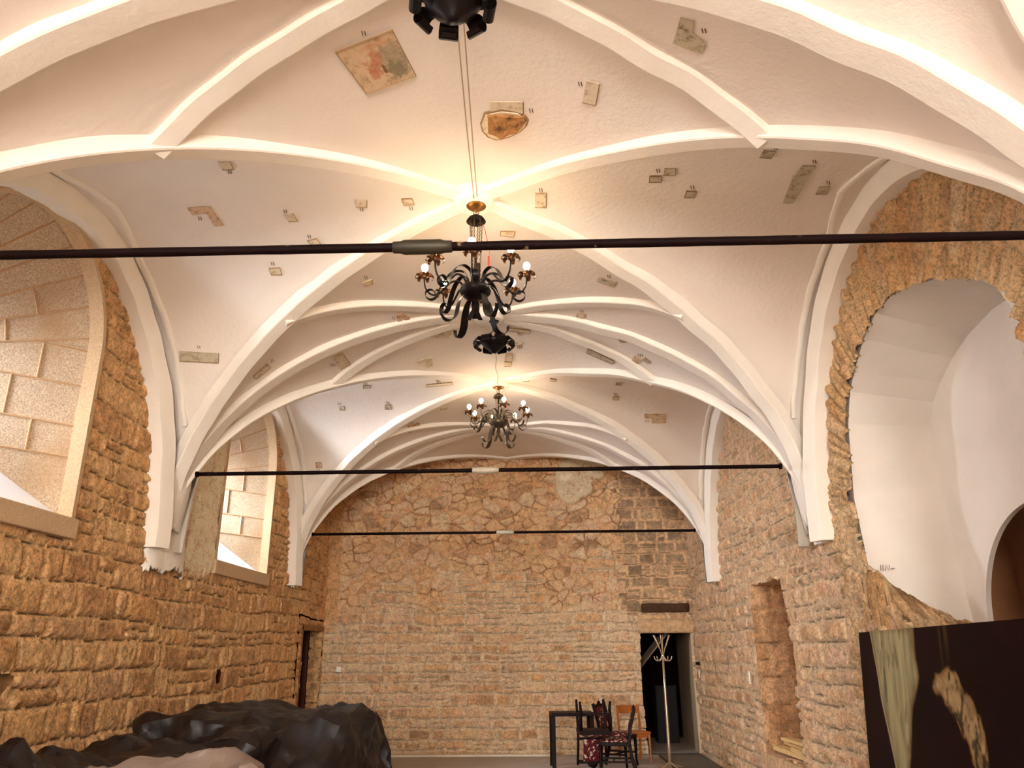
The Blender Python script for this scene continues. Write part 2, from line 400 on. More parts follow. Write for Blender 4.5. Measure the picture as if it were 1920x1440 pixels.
masonry('wall_back', XL-.02, XR+.02, -.02, 5.3, .011, back_fn, lambda A, B, h: (A, ZB-h, B), back_hole)
# lintel over the doorway, weathered timber above it
def stone_block(name, c, d, m, seed, kind='structure', amp=.012):
    bm = bmesh.new(); bmesh.ops.create_cube(bm, size=1)
    bmesh.ops.scale(bm, vec=d, verts=bm.verts); bmesh.ops.bevel(bm, geom=bm.edges[:], offset=.012, segments=2, affect='EDGES')
    bmesh.ops.subdivide_edges(bm, edges=[e for e in bm.edges if e.calc_length() > .05], cuts=9, use_grid_fill=True)
    n = Noise(seed)
    for v in bm.verts:
        k = float(n.fbm(np.array([v.co.x*9+v.co.y*7]), np.array([v.co.z*14+v.co.y*5]), 3)[0])
        v.co += Vector((0, -k*amp*3, k*amp))
    me = bpy.data.meshes.new(name); bm.to_mesh(me); bm.free(); me.materials.append(m)
    for p in me.polygons: p.use_smooth = True
    o = bpy.data.objects.new(name, me); COL.objects.link(o); o.location = c
    if kind: o['kind'] = kind
    return o
M_lintel = mat('lintel_stone', (206, 168, 126), .9, bump=.015, bscale=18, var=.5, vscale=14)
M_char = mat('weathered_timber', (78, 52, 32), .9, bump=.02, bscale=14, var=.45, vscale=12)
stone_block('trim_1', (2.40, ZB-.0, 2.035), (1.04, .10, .235), M_lintel, 3)
stone_block('trim_2', (2.38, ZB-.0, 2.34), (.84, .11, .15), M_char, 4, amp=.02)
# ---- rear wall behind the camera, with two tall windows
def rear_hole(A, B):
    m = np.zeros(A.shape, bool)
    for wx in (-1.9, 1.1): m |= (np.abs(A-wx) < .65) & (B > 1.0) & (B < 4.3)
    return m
masonry('wall_rear', XL-.02, XR+.02, -.02, 5.3, .05, lambda A, B: left_fn(A, B), lambda A, B, h: (A, YB+h, B), rear_hole)
f = MB().box((XC, (YB+ZB)/2, -.05), (W*2+.1, ZB-YB+.1, .1)).obj('floor', M_floor); f['kind'] = 'structure'
# ------------------------------------------------------------------ rib vault
PW = 2.0
def prof(t, top):
    t = np.clip(t, 0, 1); return H0+(top-H0)*np.sqrt(np.maximum(1-t**PW, 0))
pnz = Noise(91)
# hand-built irregularities: how far each rib line strays from the regular curve
def stray(key, t):
    D = {('d', 1, -1, -1): ([0, .2, .4, .55, .7, .8, .9, 1], [0, .02, .04, .045, -.02, -.06, -.06, 0]),
         ('d', 1, 1, -1): ([0, .2, .4, .55, .6, .7, .8, .9, 1], [0, .06, .125, .115, .09, .03, -.05, -.06, 0]),
         ('t', 2, 1): ([0, .3, .5, .7, .85, 1], [0, -.05, -.09, -.11, -.08, 0])}
    if key not in D: return np.zeros_like(np.asarray(t, float))
    x, y = D[key]; return np.interp(t, x, y)
def vault_bay(y0, y1, cut=None, kb=0):
    """four webs of one bay, from its boss to the springings; every point from a height over plan (u, v)"""
    yc = (y0+y1)/2; b = (y1-y0)/2; V = []; Fc = []
    NT, NS = 56, 28
    th = np.linspace(0, math.pi/2, NT); s = np.linspace(0, 1, NS)
    T, Sg = np.meshgrid(np.sin(th), s, indexing='ij')
    for side in (-1, 1):
        for end in (0, 1, 2, 3):
            lateral = end < 2; sg = 1 if end % 2 else -1
            D = prof(T, BOSS_H)+stray(('d', kb, side, sg), T); k = Sg
            pil = .16*np.sin(math.pi*Sg)*np.sqrt(np.maximum(1-T**2, 0))*(T**.8)
            if lateral:
                v = T; u = T+(1-T)*Sg; Hh = D+(prof(T, WALL_H)-D)*k
                Hh = Hh+pil*.25
            else:
                u = T; v = T+(1-T)*Sg; Hh = D+(prof(T, BOSS_H)+stray(('t', kb+(1 if sg > 0 else 0), side), T)-D)*k
                # crease along the tierceron: webs belly up on either side of it
                Hh = Hh+pil*.55
            X = XC+side*u*W; Y = yc+sg*v*b
            if cut is not None: Y = np.minimum(Y, cut)
            Hh = Hh + .02*pnz.fbm(X*.9, Y*.9, 3)*np.sqrt(np.maximum(1-T**2, 0))
            n = len(V); P = np.stack([X, Y, Hh], -1).reshape(-1, 3); V += [tuple(p) for p in P]
            for i in range(NT-1):
                for j in range(NS-1):
                    a = n+i*NS+j; q = (a, a+1, a+NS+1, a+NS)
                    if cut is not None and yc+sg*v[i, j]*b > cut+.2 and yc+sg*v[i+1, j+1]*b > cut+.2: continue
                    Fc.append(q if (side*sg > 0) == lateral else q[::-1])
    return V, Fc
V, Fc = [], []
for k in range(len(LEGS)-1):
    cut = ZB+.05 if k == len(LEGS)-2 else None
    v, f_ = vault_bay(LEGS[k], LEGS[k+1], cut, k); n = len(V); V += v; Fc += [tuple(i+n for i in q) for q in f_]
ceiling = mesh_obj('ceiling', V, Fc, M_plaster, smooth=True); ceiling['kind'] = 'structure'
bv = BVHTree.FromPolygons(V, Fc)
def rib(name, path, hw=.062, base=.080, dep=.038, m=None, sink=.06, bead=0):
    """sweep a shallow rib under a path lying in one vertical plane"""
    path = [Vector(p) for p in path]; vs = []; n = len(path)
    pl = (path[-1]-path[0]); pl.z = 0
    if pl.length < 1e-3: pl = Vector((1, 0, 0))
    e = pl.normalized(); side = Vector((-e.y, e.x, 0))
    pr = [(-base-.02, -sink), (-base, -.004), (-hw-.012, dep*.82), (-hw, dep), (0, dep*1.04), (hw, dep), (hw+.012, dep*.82), (base, -.004), (base+.02, -sink)]
    for i, p in enumerate(path):
        t = (path[min(i+1, n-1)]-path[max(i-1, 0)]).normalized()
        d = side.cross(t).normalized()
        if d.z > 0 and abs(t.z) < .98: d = -d
        ref = Vector((XC, p.y, EYE))-p
        if abs(t.z) >= .6 and d.dot(ref) < 0: d = -d
        wob = .006*math.sin(i*.37+p.x*3)+.004*math.sin(i*.9+p.y*5)
        f_ = i/(n-1); gro = 1+.35*f_*f_
        for (a, b) in [(a_, b_*gro if b_ > 0 else b_) for a_, b_ in pr]: vs.append(p+side*(a+wob)+d*(b+wob*.5))
    m_ = len(pr); fs = [(i*m_+k, i*m_+k+1, (i+1)*m_+k+1, (i+1)*m_+k) for i in range(n-1) for k in range(m_-1)]
    fs += [tuple(range(m_))[::-1], tuple((n-1)*m_+k for k in range(m_))]
    o = mesh_obj(name, vs, fs, m or M_rib, smooth=False); return o
ribs_k = [0]
def add_rib(path, **k):
    ribs_k[0] += 1
    o = rib('trim_rib', path, **k); o['kind'] = 'structure'; o.parent = ceiling
    for p in o.data.polygons: p.use_smooth = True
    o.data.set_sharp_from_angle(angle=R(24))
    return o
TN = .59
for k in range(len(LEGS)-1):
    y0, y1 = LEGS[k], LEGS[k+1]; yc = (y0+y1)/2; b = (y1-y0)/2
    last = k == len(LEGS)-2
    for sx in (-1, 1):
        for sy in (-1, 1):
            if last and sy > 0: continue
            P = []
            for i in range(64):
                t = math.sin(math.pi/2*(i/63))
                P.append((XC+sx*W*t, yc+sy*b*t, float(prof(np.array(t), BOSS_H)+stray(('d', k, sx, sy), t))))
            add_rib(P)
            # tierceron from the crown of the transverse arch to the node on the diagonal
            P = []
            TN = {(1, -1, -1): .53, (1, 1, -1): .475}.get((k, sx, sy), .585)
            for i in range(28):
                s = i/27; X = XC+sx*W*TN*s; Y = yc+sy*b*(1-(1-TN)*s)
                hit = bv.ray_cast(Vector((X, Y, 2.2)), Vector((0, 0, 1)))
                z = hit[0].z if hit[0] else BOSS_H
                P.append((X, Y, z+.0))
            Z = [p[2] for p in P]
            for _ in range(3): Z = [Z[0]]+[(Z[i-1]+Z[i]*2+Z[i+1])/4 for i in range(1, len(Z)-1)]+[Z[-1]]
            P = [(p[0], p[1], z) for p, z in zip(P, Z)]
            add_rib(P)
        # wall rib: broad white band against the wall, thin fillet line inside it
        P = []
        for i in range(73):
            a = math.pi*i/72-math.pi/2; t = math.sin(a)
            P.append((XC+sx*(W-.05), yc+t*(b-(.08 if (k == 4 or (k == 3 and t > 0)) else .21)), H0+(WALL_H-.05-H0)*math.cos(a)))
        if last: P = [p for p in P if p[1] < ZB+.05]
        add_rib(P, hw=.075, base=.11, dep=.085)
        P = []
        for i in range(73):
            a = (math.pi*i/72-math.pi/2)*.965; t = math.sin(a)
            # on the web, a hand further into the room
            vv = abs(t)*(b-.16)/b; uu = vv+(1-vv)*.90 if vv < 1 else 1
            X = XC+sx*W*min(uu, .93)
            hit = bv.ray_cast(Vector((X, yc+t*(b-.27), 2.0)), Vector((0, 0, 1)))
            if hit[0]: P.append((X, yc+t*(b-.27), hit[0].z))
        if last: P = [p for p in P if p[1] < ZB+.05]
        if len(P) > 5: add_rib(P, hw=.012, base=.03, dep=.02, sink=.03)
    # transverse arch
for y in LEGS[1:-1]:
    for sx in (-1, 1):
        P = []
        for i in range(64):
            t = math.sin(math.pi/2*i/63); P.append((XC+sx*W*t, y, float(prof(np.array(t), BOSS_H)+stray(('t', LEGS.index(y), sx), t))))
        add_rib(P, hw=.082, base=.100)
# ---- bosses
for y in [(LEGS[k]+LEGS[k+1])/2 for k in range(1, 4)]+LEGS[2:5]:
    pr = [(.0, -.085), (.13, -.085), (.155, -.075), (.16, -.03), (.21, -.01), (.22, .03)]
    o = MB().lathe(pr, (XC, y, BOSS_H), 28).obj('trim_boss', M_rib, ceiling, smooth=True); o['kind'] = 'structure'
# ---- pendants where the ribs die on the wall, broken off at the bottom
def pendant(name, sx, y, top, bot, hw, seed, lean=0, ragged=.08, tip=1.0, grow=.0, gro=.10):
    """the fan of ribs dying into one fluted tail; section follows the springing of the ribs"""
    n = Noise(seed); NA, NH = 41, 40; vs = []
    for j in range(NH):
        f = j/(NH-1)
        for i in range(NA):
            a = math.pi*i/(NA-1); g = n.fbm(np.array([i*.45+seed]), np.array([f*.5]), 4)[0]
            zb = bot+ragged*g*2.4+.03*abs(math.sin(i*.9+seed))
            z = top+(zb-top)*f
            zz = max(z, H0); t = math.sqrt(max(0, 1-((zz-H0)/(BOSS_H-H0))**2)); ins = W*(1-t)
            dp = ins+.085+grow-.07*(1-f)**3
            w_ = (hw+ins*.25)*(1-(1-tip)*f**1.5)-.06*(1-f)**3
            fl = 1+gro*abs(math.cos(a*2.5))-.03
            vs.append((XC+sx*(W+.03-(dp+.03)*math.sin(a)**.75*fl), y+lean*f+w_*math.copysign(abs(math.cos(a))**.9, math.cos(a)), z))
    fs = [(j*NA+i, j*NA+i+1, (j+1)*NA+i+1, (j+1)*NA+i) for j in range(NH-1) for i in range(NA-1)]
    o = mesh_obj(name, vs, fs, M_rib, ceiling, smooth=True); o['kind'] = 'structure'
    sol = o.modifiers.new('s', 'SOLIDIFY'); sol.thickness = .03; sol.offset = 0
    return o
pendant('trim_pendant', -1, 7.62, 3.35, 2.78, .30, 3, .0, .04)
pendant('trim_pendant', -1, 7.72, 2.95, 2.40, .42, 13, .06, .13, 1.0, -.03, .2)
pendant('trim_pendant', 1, 7.62, 3.35, 2.80, .31, 8, 0, .17)
pendant('trim_pendant', -1, 12.02, 3.3, 2.58, .17, 5, 0, .05, .55)
pendant('trim_pendant', 1, 12.02, 3.3, 2.58, .17, 6, 0, .05, .55)
for sx in (-1, 1): pendant('trim_pendant', sx, 3.055, 3.2, 2.5, .3, 9+sx)

# ------------------------------------------------------------------ windows in the left wall: splayed granite reveals
def window(idx, wy, full=True):
    root = empty('window_%d' % idx, (XL, wy, W_SILL)); root['kind'] = 'structure'
    DEP, IN, RISE = 1.0, .50, .78
    def outer(a):    # outline at the room, a in pieces; returns (dy, z)
        pass
    # reveal: profile at room (r) and at glass (g): jamb + arch
    n = 20; rp = []; gp = []
    rp.append((W_HALF, 0)); gp.append((W_HALF-IN, RISE))
    steps = 8
    for k in range(1, steps+1):
        rp.append((W_HALF, (W_SPR-W_SILL)*k/steps)); gp.append((W_HALF-IN, RISE+(W_SPR-.15-W_SILL-RISE)*k/steps))
    for k in range(1, n+1):
        t = math.pi/2*k/n
        rp.append((W_HALF*math.cos(t), W_SPR-W_SILL+W_HALF*math.sin(t)))
        gp.append(((W_HALF-IN)*math.cos(t), W_SPR-.15-W_SILL+(W_HALF-IN)*math.sin(t)))
    full_r = rp+[(-a, b) for a, b in rp[-2::-1]]; full_g = gp+[(-a, b) for a, b in gp[-2::-1]]
    def P(i, d, lift=0):   # point on the reveal, d 0..1 from room to glass
        ra, rb = full_r[i]; ga, gb = full_g[i]
        return Vector((-DEP*d, ra+(ga-ra)*d, rb+(gb-rb)*d))
    D = [0, .02, .08, .16]+[.16+.84*k/8 for k in range(1, 9)]
    vs = [P(i, d) for i in range(len(full_r)) for d in D]; m = len(D)
    fs = [(i*m+j, i*m+j+1, (i+1)*m+j+1, (i+1)*m+j) for i in range(len(full_r)-1) for j in range(m-1)]
    o = mesh_obj('reveal', vs, fs, M_granite, root, smooth=False)
    # dressed margin standing a little proud round the opening
    vs = []
    def mg(a, b, d):
        L = math.hypot(a, 0); return (a, b)
    for i in range(len(full_r)):
        p0 = P(i, .0); p1 = P(i, .065)
        c = Vector((0, 0, W_SPR-W_SILL-.3)); inward = (Vector((0, c.y, max(c.z-.0, 0)))-Vector((0, p0.y, min(p0.z, c.z) if p0.z < c.z else p0.z)))
        q = Vector((0, -p0.y, (c.z-p0.z) if p0.z > c.z else 0)).normalized()*.014
        o_ = -q*3.2
        vs += [p0+o_+Vector((.03, 0, 0)), p0+q+Vector((.035, 0, 0)), p1+q, p1+q*-1]
    fs = []
    for i in range(len(full_r)-1):
        for j in range(3): fs.append((i*4+j, i*4+j+1, (i+1)*4+j+1, (i+1)*4+j))
    mesh_obj('margin', vs, fs, M_granite_edge, root)
    # raised joints: courses on the jambs, radial on the arch
    jb = MB(); rs = random.Random(idx*7+1)
    def joint(pts, w=.016):
        for s_ in (1,):
            pts2 = [Vector(p) for p in pts]
            jb.tube(pts2, w*.55, 6)
    zs = [.0, .52, .78, 1.12, 1.43]
    L_ = W_SPR-W_SILL
    def jp(side, z, d, off=.002):
        # point on jamb at height fraction z (room height), depth d
        ra = W_HALF; ga = W_HALF-IN
        y = ra+(ga-ra)*d
        zz = z+ (RISE+(L_-.15-RISE)*(z/L_) - z)*d if False else z + .10*d*(1 if z > .6 else 1)
        return Vector((-DEP*d, side*(y-off), zz))
    for side in (1, -1):
        for z in zs[1:]:
            dmax = 1.0 if z > RISE*1.0 else z/RISE*.98
            joint([jp(side, z, d) for d in np.linspace(.0, min(1, dmax), 5)])
        for (z0, z1, d) in ((.52, .78, .34), (.78, 1.12, .52), (1.12, 1.43, .36), (1.43, 1.60, .55), (.52, .78, .8), (1.12, 1.43, .82)):
            joint([jp(side, z0, d), jp(side, z1, d)])
    for k in (2.5, 6, 10, 14, 17.5):
        for s_ in (0, 1):
            i = int(round(steps+k)); i = i if s_ == 0 else len(full_r)-1-i
            joint([P(i, d) for d in np.linspace(0, 1, 6)])
    for (k0, k1, d) in ((2, 6, .6), (6, 10, .4), (10, 14, .62)):
        i0 = steps+k0; i1 = steps+k1
        joint([P(i, d) for i in range(i0, i1+1)])
    jb.obj('joint', M_joint, root)
    # sloping plastered sill and its granite front edge
    vs = [(0, -W_HALF, 0), (0, W_HALF, 0), (-DEP, W_HALF-IN, RISE), (-DEP, -(W_HALF-IN), RISE), (0, -W_HALF, -.05), (0, W_HALF, -.05), (-DEP, W_HALF-IN, RISE-.05), (-DEP, -W_HALF+IN, RISE-.05)]
    mesh_obj('sill', vs, [(0, 1, 2, 3), (4, 7, 6, 5), (0, 4, 5, 1), (3, 2, 6, 7)], M_sill, root)
    e = MB().box((.01, 0, -.045), (.10, W_HALF*2+.12, .16)); e.obj('sill_edge', M_granite_edge, root, bevel=.01)
    # glazed timber frame
    g = W_HALF-IN; fr = MB(); zt = W_SPR-.15-W_SILL
    pts = [(-DEP, -g, RISE), (-DEP, g, RISE), (-DEP, g, zt)]+[(-DEP, g*math.cos(math.pi*k/12), zt+g*math.sin(math.pi*k/12)) for k in range(1, 13)]
    fr.tube(pts, .035, 6, closed=True)
    fr.tube([(-DEP, 0, RISE), (-DEP, 0, zt+g)], .018, 6)
    for z in (RISE+.35, zt): fr.tube([(-DEP, -g, z), (-DEP, g, z)], .018, 6)
    fr.obj('frame', M_iron, root)
    mesh_obj('pane', pts, [tuple(range(len(pts)))], M_glass, root)
    return root
M_glass = bpy.data.materials.new('window_glass'); M_glass.use_nodes = True
_n = M_glass.node_tree.nodes; _b = _n['Principled BSDF']; _b.inputs['Transmission Weight'].default_value = 1; _b.inputs['Roughness'].default_value = 0; _b.inputs['IOR'].default_value = 1.0; _b.inputs['Alpha'].default_value = .12
for i, wy in enumerate(WINY): window(i+1, wy)
# rear windows
for i, wx in enumerate((-1.9, 1.1)):
    root = empty('window_%d' % (i+5), (wx, YB, 1.0)); root['kind'] = 'structure'
    MB().box((-.68, -.2, 1.65), (.06, .5, 3.4)).box((.68, -.2, 1.65), (.06, .5, 3.4)).box((0, -.2, 3.33), (1.4, .5, .06)).box((0, -.2, -.03), (1.4, .5, .06)).obj('frame', M_granite_edge, root)
    MB().box((0, -.3, 1.65), (1.3, .01, 3.3)).obj('pane', M_glass, root)

# ------------------------------------------------------------------ plastered recess in the right wall
BACKX = XR+.75
inner = [(6.60, 1.6), (6.66, 2.3), (6.70, 3.0), (6.70, 3.52), (6.58, 3.70), (6.4, 3.83), (6.15, 3.96), (5.88, 4.05), (5.5, 4.11), (5.18, 4.10), (4.8, 3.98), (4.5, 3.80), (4.28, 3.6), (4.16, 3.4), (4.1, 3.0), (4.1, 1.4)]
outer_ = [(6.66, 1.6), (6.72, 2.3), (6.80, 2.9), (6.68, 3.54), (6.54, 3.80), (6.40, 3.93), (6.12, 4.13), (5.84, 4.24), (5.5, 4.25), (5.24, 4.20), (4.86, 4.06), (4.5, 3.89), (4.30, 3.72), (4.14, 3.4), (4.08, 3.0), (4.08, 1.4)]
def dense(p, n=6):
    o = []
    for i in range(len(p)-1):
        for k in range(n): f = k/n; o.append((p[i][0]*(1-f)+p[i+1][0]*f, p[i][1]*(1-f)+p[i+1][1]*f))
    return o+[p[-1]]
A_, B_ = dense(outer_), dense(inner)
vs = []; NX = 9
for (a, b), (c, d) in zip(A_, B_):
    q = Vector((a-5.4, b-3.0)).normalized()*.22; vs.append((XR+.035, a+q.x, b+q.y))
    for k in range(NX-1):
        f = k/(NX-2); vs.append((XR+.02+(BACKX-XR-.02)*f, a+(c-a)*f, b+(d-b)*f))
fs = [(i*NX+k, i*NX+k+1, (i+1)*NX+k+1, (i+1)*NX+k) for i in range(len(A_)-1) for k in range(NX-1)]
# jamb and soffit are separate flat surfaces meeting in a crease
o = mesh_obj('wall_recess_side', vs, fs, M_niche, smooth=False); o['kind'] = 'structure'
def grid_plane(name, A0, A1, B0, B1, step, place, hole, m, kind='structure', parent=None):
    na = int((A1-A0)/step)+1; nb = int((B1-B0)/step)+1
    a = np.linspace(A0, A1, na); b = np.linspace(B0, B1, nb); A, B = np.meshgrid(a, b, indexing='ij')
    P = np.stack(place(A, B), -1).reshape(-1, 3); hm = hole(A, B) if hole else np.zeros(A.shape, bool)
    fs = []
    for i in range(na-1):
        for j in range(nb-1):
            if hm[i, j] and hm[i+1, j] and hm[i, j+1] and hm[i+1, j+1]: continue
            fs.append((i*nb+j, (i+1)*nb+j, (i+1)*nb+j+1, i*nb+j+1))
    o = mesh_obj(name, P, fs, m, parent, smooth=True)
    if kind: o['kind'] = kind
    return o
# back of the recess, pierced by an arch (polar mesh round the arch so its edge is clean)
AC, AZ, AR = 5.52, 1.78, .88
vs = []; NA_, NR_ = 60, 10
for i in range(NA_+1):
    t = math.pi*i/NA_; c, s_ = math.cos(t), math.sin(t)
    for j in range(NR_+1):
        f = j/NR_; r_ = AR
        q = Vector((AC+AR*c, AZ+AR*s_*.98)); big = 1e9
        # outer bound: box 3.9..6.9 x ..4.4
        ex = (7.0-AC)/c if c > 1e-6 else ((3.8-AC)/c if c < -1e-6 else 1e9); ez = (4.5-AZ)/s_ if s_ > 1e-6 else 1e9
        e_ = min(ex, ez); p = Vector((AC+e_*c, AZ+e_*s_))
        w_ = q*(1-f)+p*f; vs.append((BACKX-.06*f*0, w_.x, w_.y))
fs = [(i*(NR_+1)+j, i*(NR_+1)+j+1, (i+1)*(NR_+1)+j+1, (i+1)*(NR_+1)+j) for i in range(NA_) for j in range(NR_)]
n0 = len(vs); vs += [(BACKX, AC+AR, AZ), (BACKX, 7.0, AZ), (BACKX, 7.0, .2), (BACKX, AC+AR+.03, .2), (BACKX, AC-AR, AZ), (BACKX, 3.8, AZ), (BACKX, 3.8, .2), (BACKX, AC-AR, .2)]
fs += [(n0, n0+1, n0+2, n0+3), (n0+4, n0+7, n0+6, n0+5)]
o = mesh_obj('wall_recess', vs, fs, M_niche, smooth=False); o['kind'] = 'structure'
# intrados of that arch and the brown room behind it
M_brown = mat('brown_plaster', (176, 122, 80), .9, bump=.003, bscale=10, var=.12, vscale=2)
vs = []
prof_ = [(AC+AR+.03, .2), (AC+AR, AZ)]+[(AC+AR*math.cos(math.pi*k/30), AZ+AR*.98*math.sin(math.pi*k/30)) for k in range(1, 31)]+[(AC-AR, .2)]
for a, b in prof_: vs += [(BACKX, a, b), (BACKX+.04, a, b)]
fs = [(2*i, 2*i+1, 2*i+3, 2*i+2) for i in range(len(prof_)-1)]
o = mesh_obj('wall_recess_arch', vs, fs, M_niche); o['kind'] = 'structure'
vs = [(BACKX+.04, 3.6, .1), (BACKX+.9, 3.6, .1), (BACKX+.9, 7.4, .1), (BACKX+.04, 7.4, .1), (BACKX+.04, 3.6, 3.2), (BACKX+.9, 3.6, 3.2), (BACKX+.9, 7.4, 3.2), (BACKX+.04, 7.4, 3.2)]
o = mesh_obj('wall_chapel', vs, [(1, 2, 6, 5), (2, 3, 7, 6), (0, 1, 5, 4), (4, 5, 6, 7), (0, 3, 2, 1)], M_brown); o['kind'] = 'structure'
# rubble core left bare at the foot of the recess
def rub_fn(A, B):
    s, i, c, r = lay_rubble(A, B, 61, .16, .10, .006, .10)
    return r+.16*nzz.fbm(A*6, B*6, 4), tint(palette(i, ST_B+[(120, 84, 48), (140, 100, 56)]), s, c, A, B, (176, 132, 80), 61)
masonry('wall_rubble', 4.0, 6.92, 0, 1.0, .02, rub_fn, lambda A, B, h: (XR-.035+.80*np.maximum(B-.05, 0), A-.1+h*.3, EYE+.60-.45*B**.8+h*.5-.62*sm(6.72, 5.9, A)+.10*np.exp(-B*6)*sm(6.1, 6.5, A)-.7*np.clip(1-B/.07, 0, 1)), None)

# tall blocked niche in the right wall
masonry('wall_niche_side', XR-.02, XR+.62, .42, 2.46, .02, lambda A, B: (lambda t: (t[3]*.6, tint(palette(t[1], [(186, 136, 86), (168, 116, 66), (196, 150, 104), (160, 112, 70)]), t[0], t[2], A, B, (176, 130, 84), 71)))(lay_courses(A, B, 71, (.30, .42), (.26, .5), .012, .02, .4, .02)),
        lambda A, B, h: (A, 10.29-h-.06*(A-XR), B), None)
masonry('wall_niche_back', 8.8, 10.35, .42, 2.46, .03, lambda A, B: (lambda t: (t[3], tint(palette(t[1], ST_R), t[0], t[2], A, B, (190, 146, 96), 72)))(lay_courses(A, B, 72, (.15, .25), (.26, .5))),
        lambda A, B, h: (XR+.60-h, A, B), None)
o = MB().box((XR+.31, 9.62, 2.47), (.62, 1.6, .1)).obj('wall_niche_head', M_lintel); o['kind'] = 'structure'
masonry('wall_niche_sill', 8.75, 10.4, 0, .64, .02, lambda A, B: (lambda t: (t[3], tint(palette(t[1], ST_R), t[0], t[2], A, B, (214, 176, 126), 73)))(lay_rubble(A, B, 73, .2, .14)),
        lambda A, B, h: (XR-.02+B, A, .46+h), None)
o = MB().box((XR+.35, 9.6, .40), (.8, 1.7, .14)).obj('wall_niche_bed', M_lintel); o['kind'] = 'structure'
o = MB().box((XR+.3, 8.80, 1.45), (.62, .1, 2.0)).obj('wall_niche_jamb', M_lintel); o['kind'] = 'structure'

# ------------------------------------------------------------------ doorways
# left: deep stone jambs, a dark reddish door standing at their back
M_door = mat('dark_red_door', (70, 26, 14), .5, bump=.002, bscale=30, var=.3, vscale=10)
M_jamb = mat('jamb_stone', (150, 108, 62), .95, bump=.015, bscale=14, var=.35, vscale=14)
root = empty('door_1', (XL, 13.5, 0)); root['kind'] = 'structure'
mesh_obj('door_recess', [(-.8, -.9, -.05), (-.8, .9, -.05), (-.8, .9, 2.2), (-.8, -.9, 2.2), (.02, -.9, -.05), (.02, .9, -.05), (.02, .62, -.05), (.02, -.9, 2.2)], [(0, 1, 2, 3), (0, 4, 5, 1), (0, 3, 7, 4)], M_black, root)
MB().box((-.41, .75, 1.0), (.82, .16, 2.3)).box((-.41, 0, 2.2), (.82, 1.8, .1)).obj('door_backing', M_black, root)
for (hy, hz) in ((5.4, 1.45), (9.52, 1.38)):
    vs = [(a, b, c) for a in (XL-.3, XL+.0) for b in (hy-.5, hy+.5) for c in (hz-.25, hz+.25)]
    q = mesh_obj('wall_left_hole', vs, [(0, 1, 3, 2), (0, 2, 6, 4), (1, 5, 7, 3), (0, 4, 5, 1), (2, 3, 7, 6)], M_jamb); q['kind'] = 'structure'
masonry('jamb', 0, .22, 0, 2.05, .02, lambda A, B: (lambda t: (t[3]*1.2, tint(palette(t[1], ST_L), t[0], t[2], A, B, (196, 150, 92), 83)))(lay_courses(A, B, 83, (.15, .22), (.12, .24))),
        lambda A, B, h: (-A, .64-h, B), None, root, None)
MB().box((-.38, -.68, 1.0), (.8, .08, 2.1)).box((-.38, 0, 2.03), (.8, 1.4, .08)).obj('lintel', M_jamb, root)
MB().box((-.36, .62, 1.0), (.26, .06, 2.0)).box((-.30, .60, .55), (.10, .05, .7)).box((-.30, .60, 1.45), (.10, .05, .8)).obj('door_leaf', M_door, root, bevel=.008)
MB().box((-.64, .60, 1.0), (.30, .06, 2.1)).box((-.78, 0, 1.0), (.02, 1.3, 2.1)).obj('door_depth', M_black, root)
# right: doorway in the back wall to a plastered passage
root = empty('door_2', (2.38, ZB, 0)); root['kind'] = 'structure'
M_pass = mat('passage_plaster', (206, 182, 148), .9, bump=.003, bscale=14, var=.08, vscale=2)
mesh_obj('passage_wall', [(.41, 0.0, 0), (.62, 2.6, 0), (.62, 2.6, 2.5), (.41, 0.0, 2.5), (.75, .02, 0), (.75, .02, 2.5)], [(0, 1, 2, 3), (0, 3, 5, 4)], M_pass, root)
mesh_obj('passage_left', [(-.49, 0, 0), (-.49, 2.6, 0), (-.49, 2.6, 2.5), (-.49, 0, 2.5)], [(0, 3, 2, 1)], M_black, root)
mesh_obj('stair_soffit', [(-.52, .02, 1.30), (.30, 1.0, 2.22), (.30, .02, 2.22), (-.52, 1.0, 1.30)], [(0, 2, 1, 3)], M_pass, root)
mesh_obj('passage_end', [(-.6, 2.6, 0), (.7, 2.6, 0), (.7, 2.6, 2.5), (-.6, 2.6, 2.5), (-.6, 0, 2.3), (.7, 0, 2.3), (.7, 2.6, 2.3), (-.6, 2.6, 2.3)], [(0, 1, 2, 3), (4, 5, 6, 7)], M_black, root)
MB().box((0, 1.3, -.05), (1.3, 2.7, .1)).obj('passage_floor', M_floor, root)
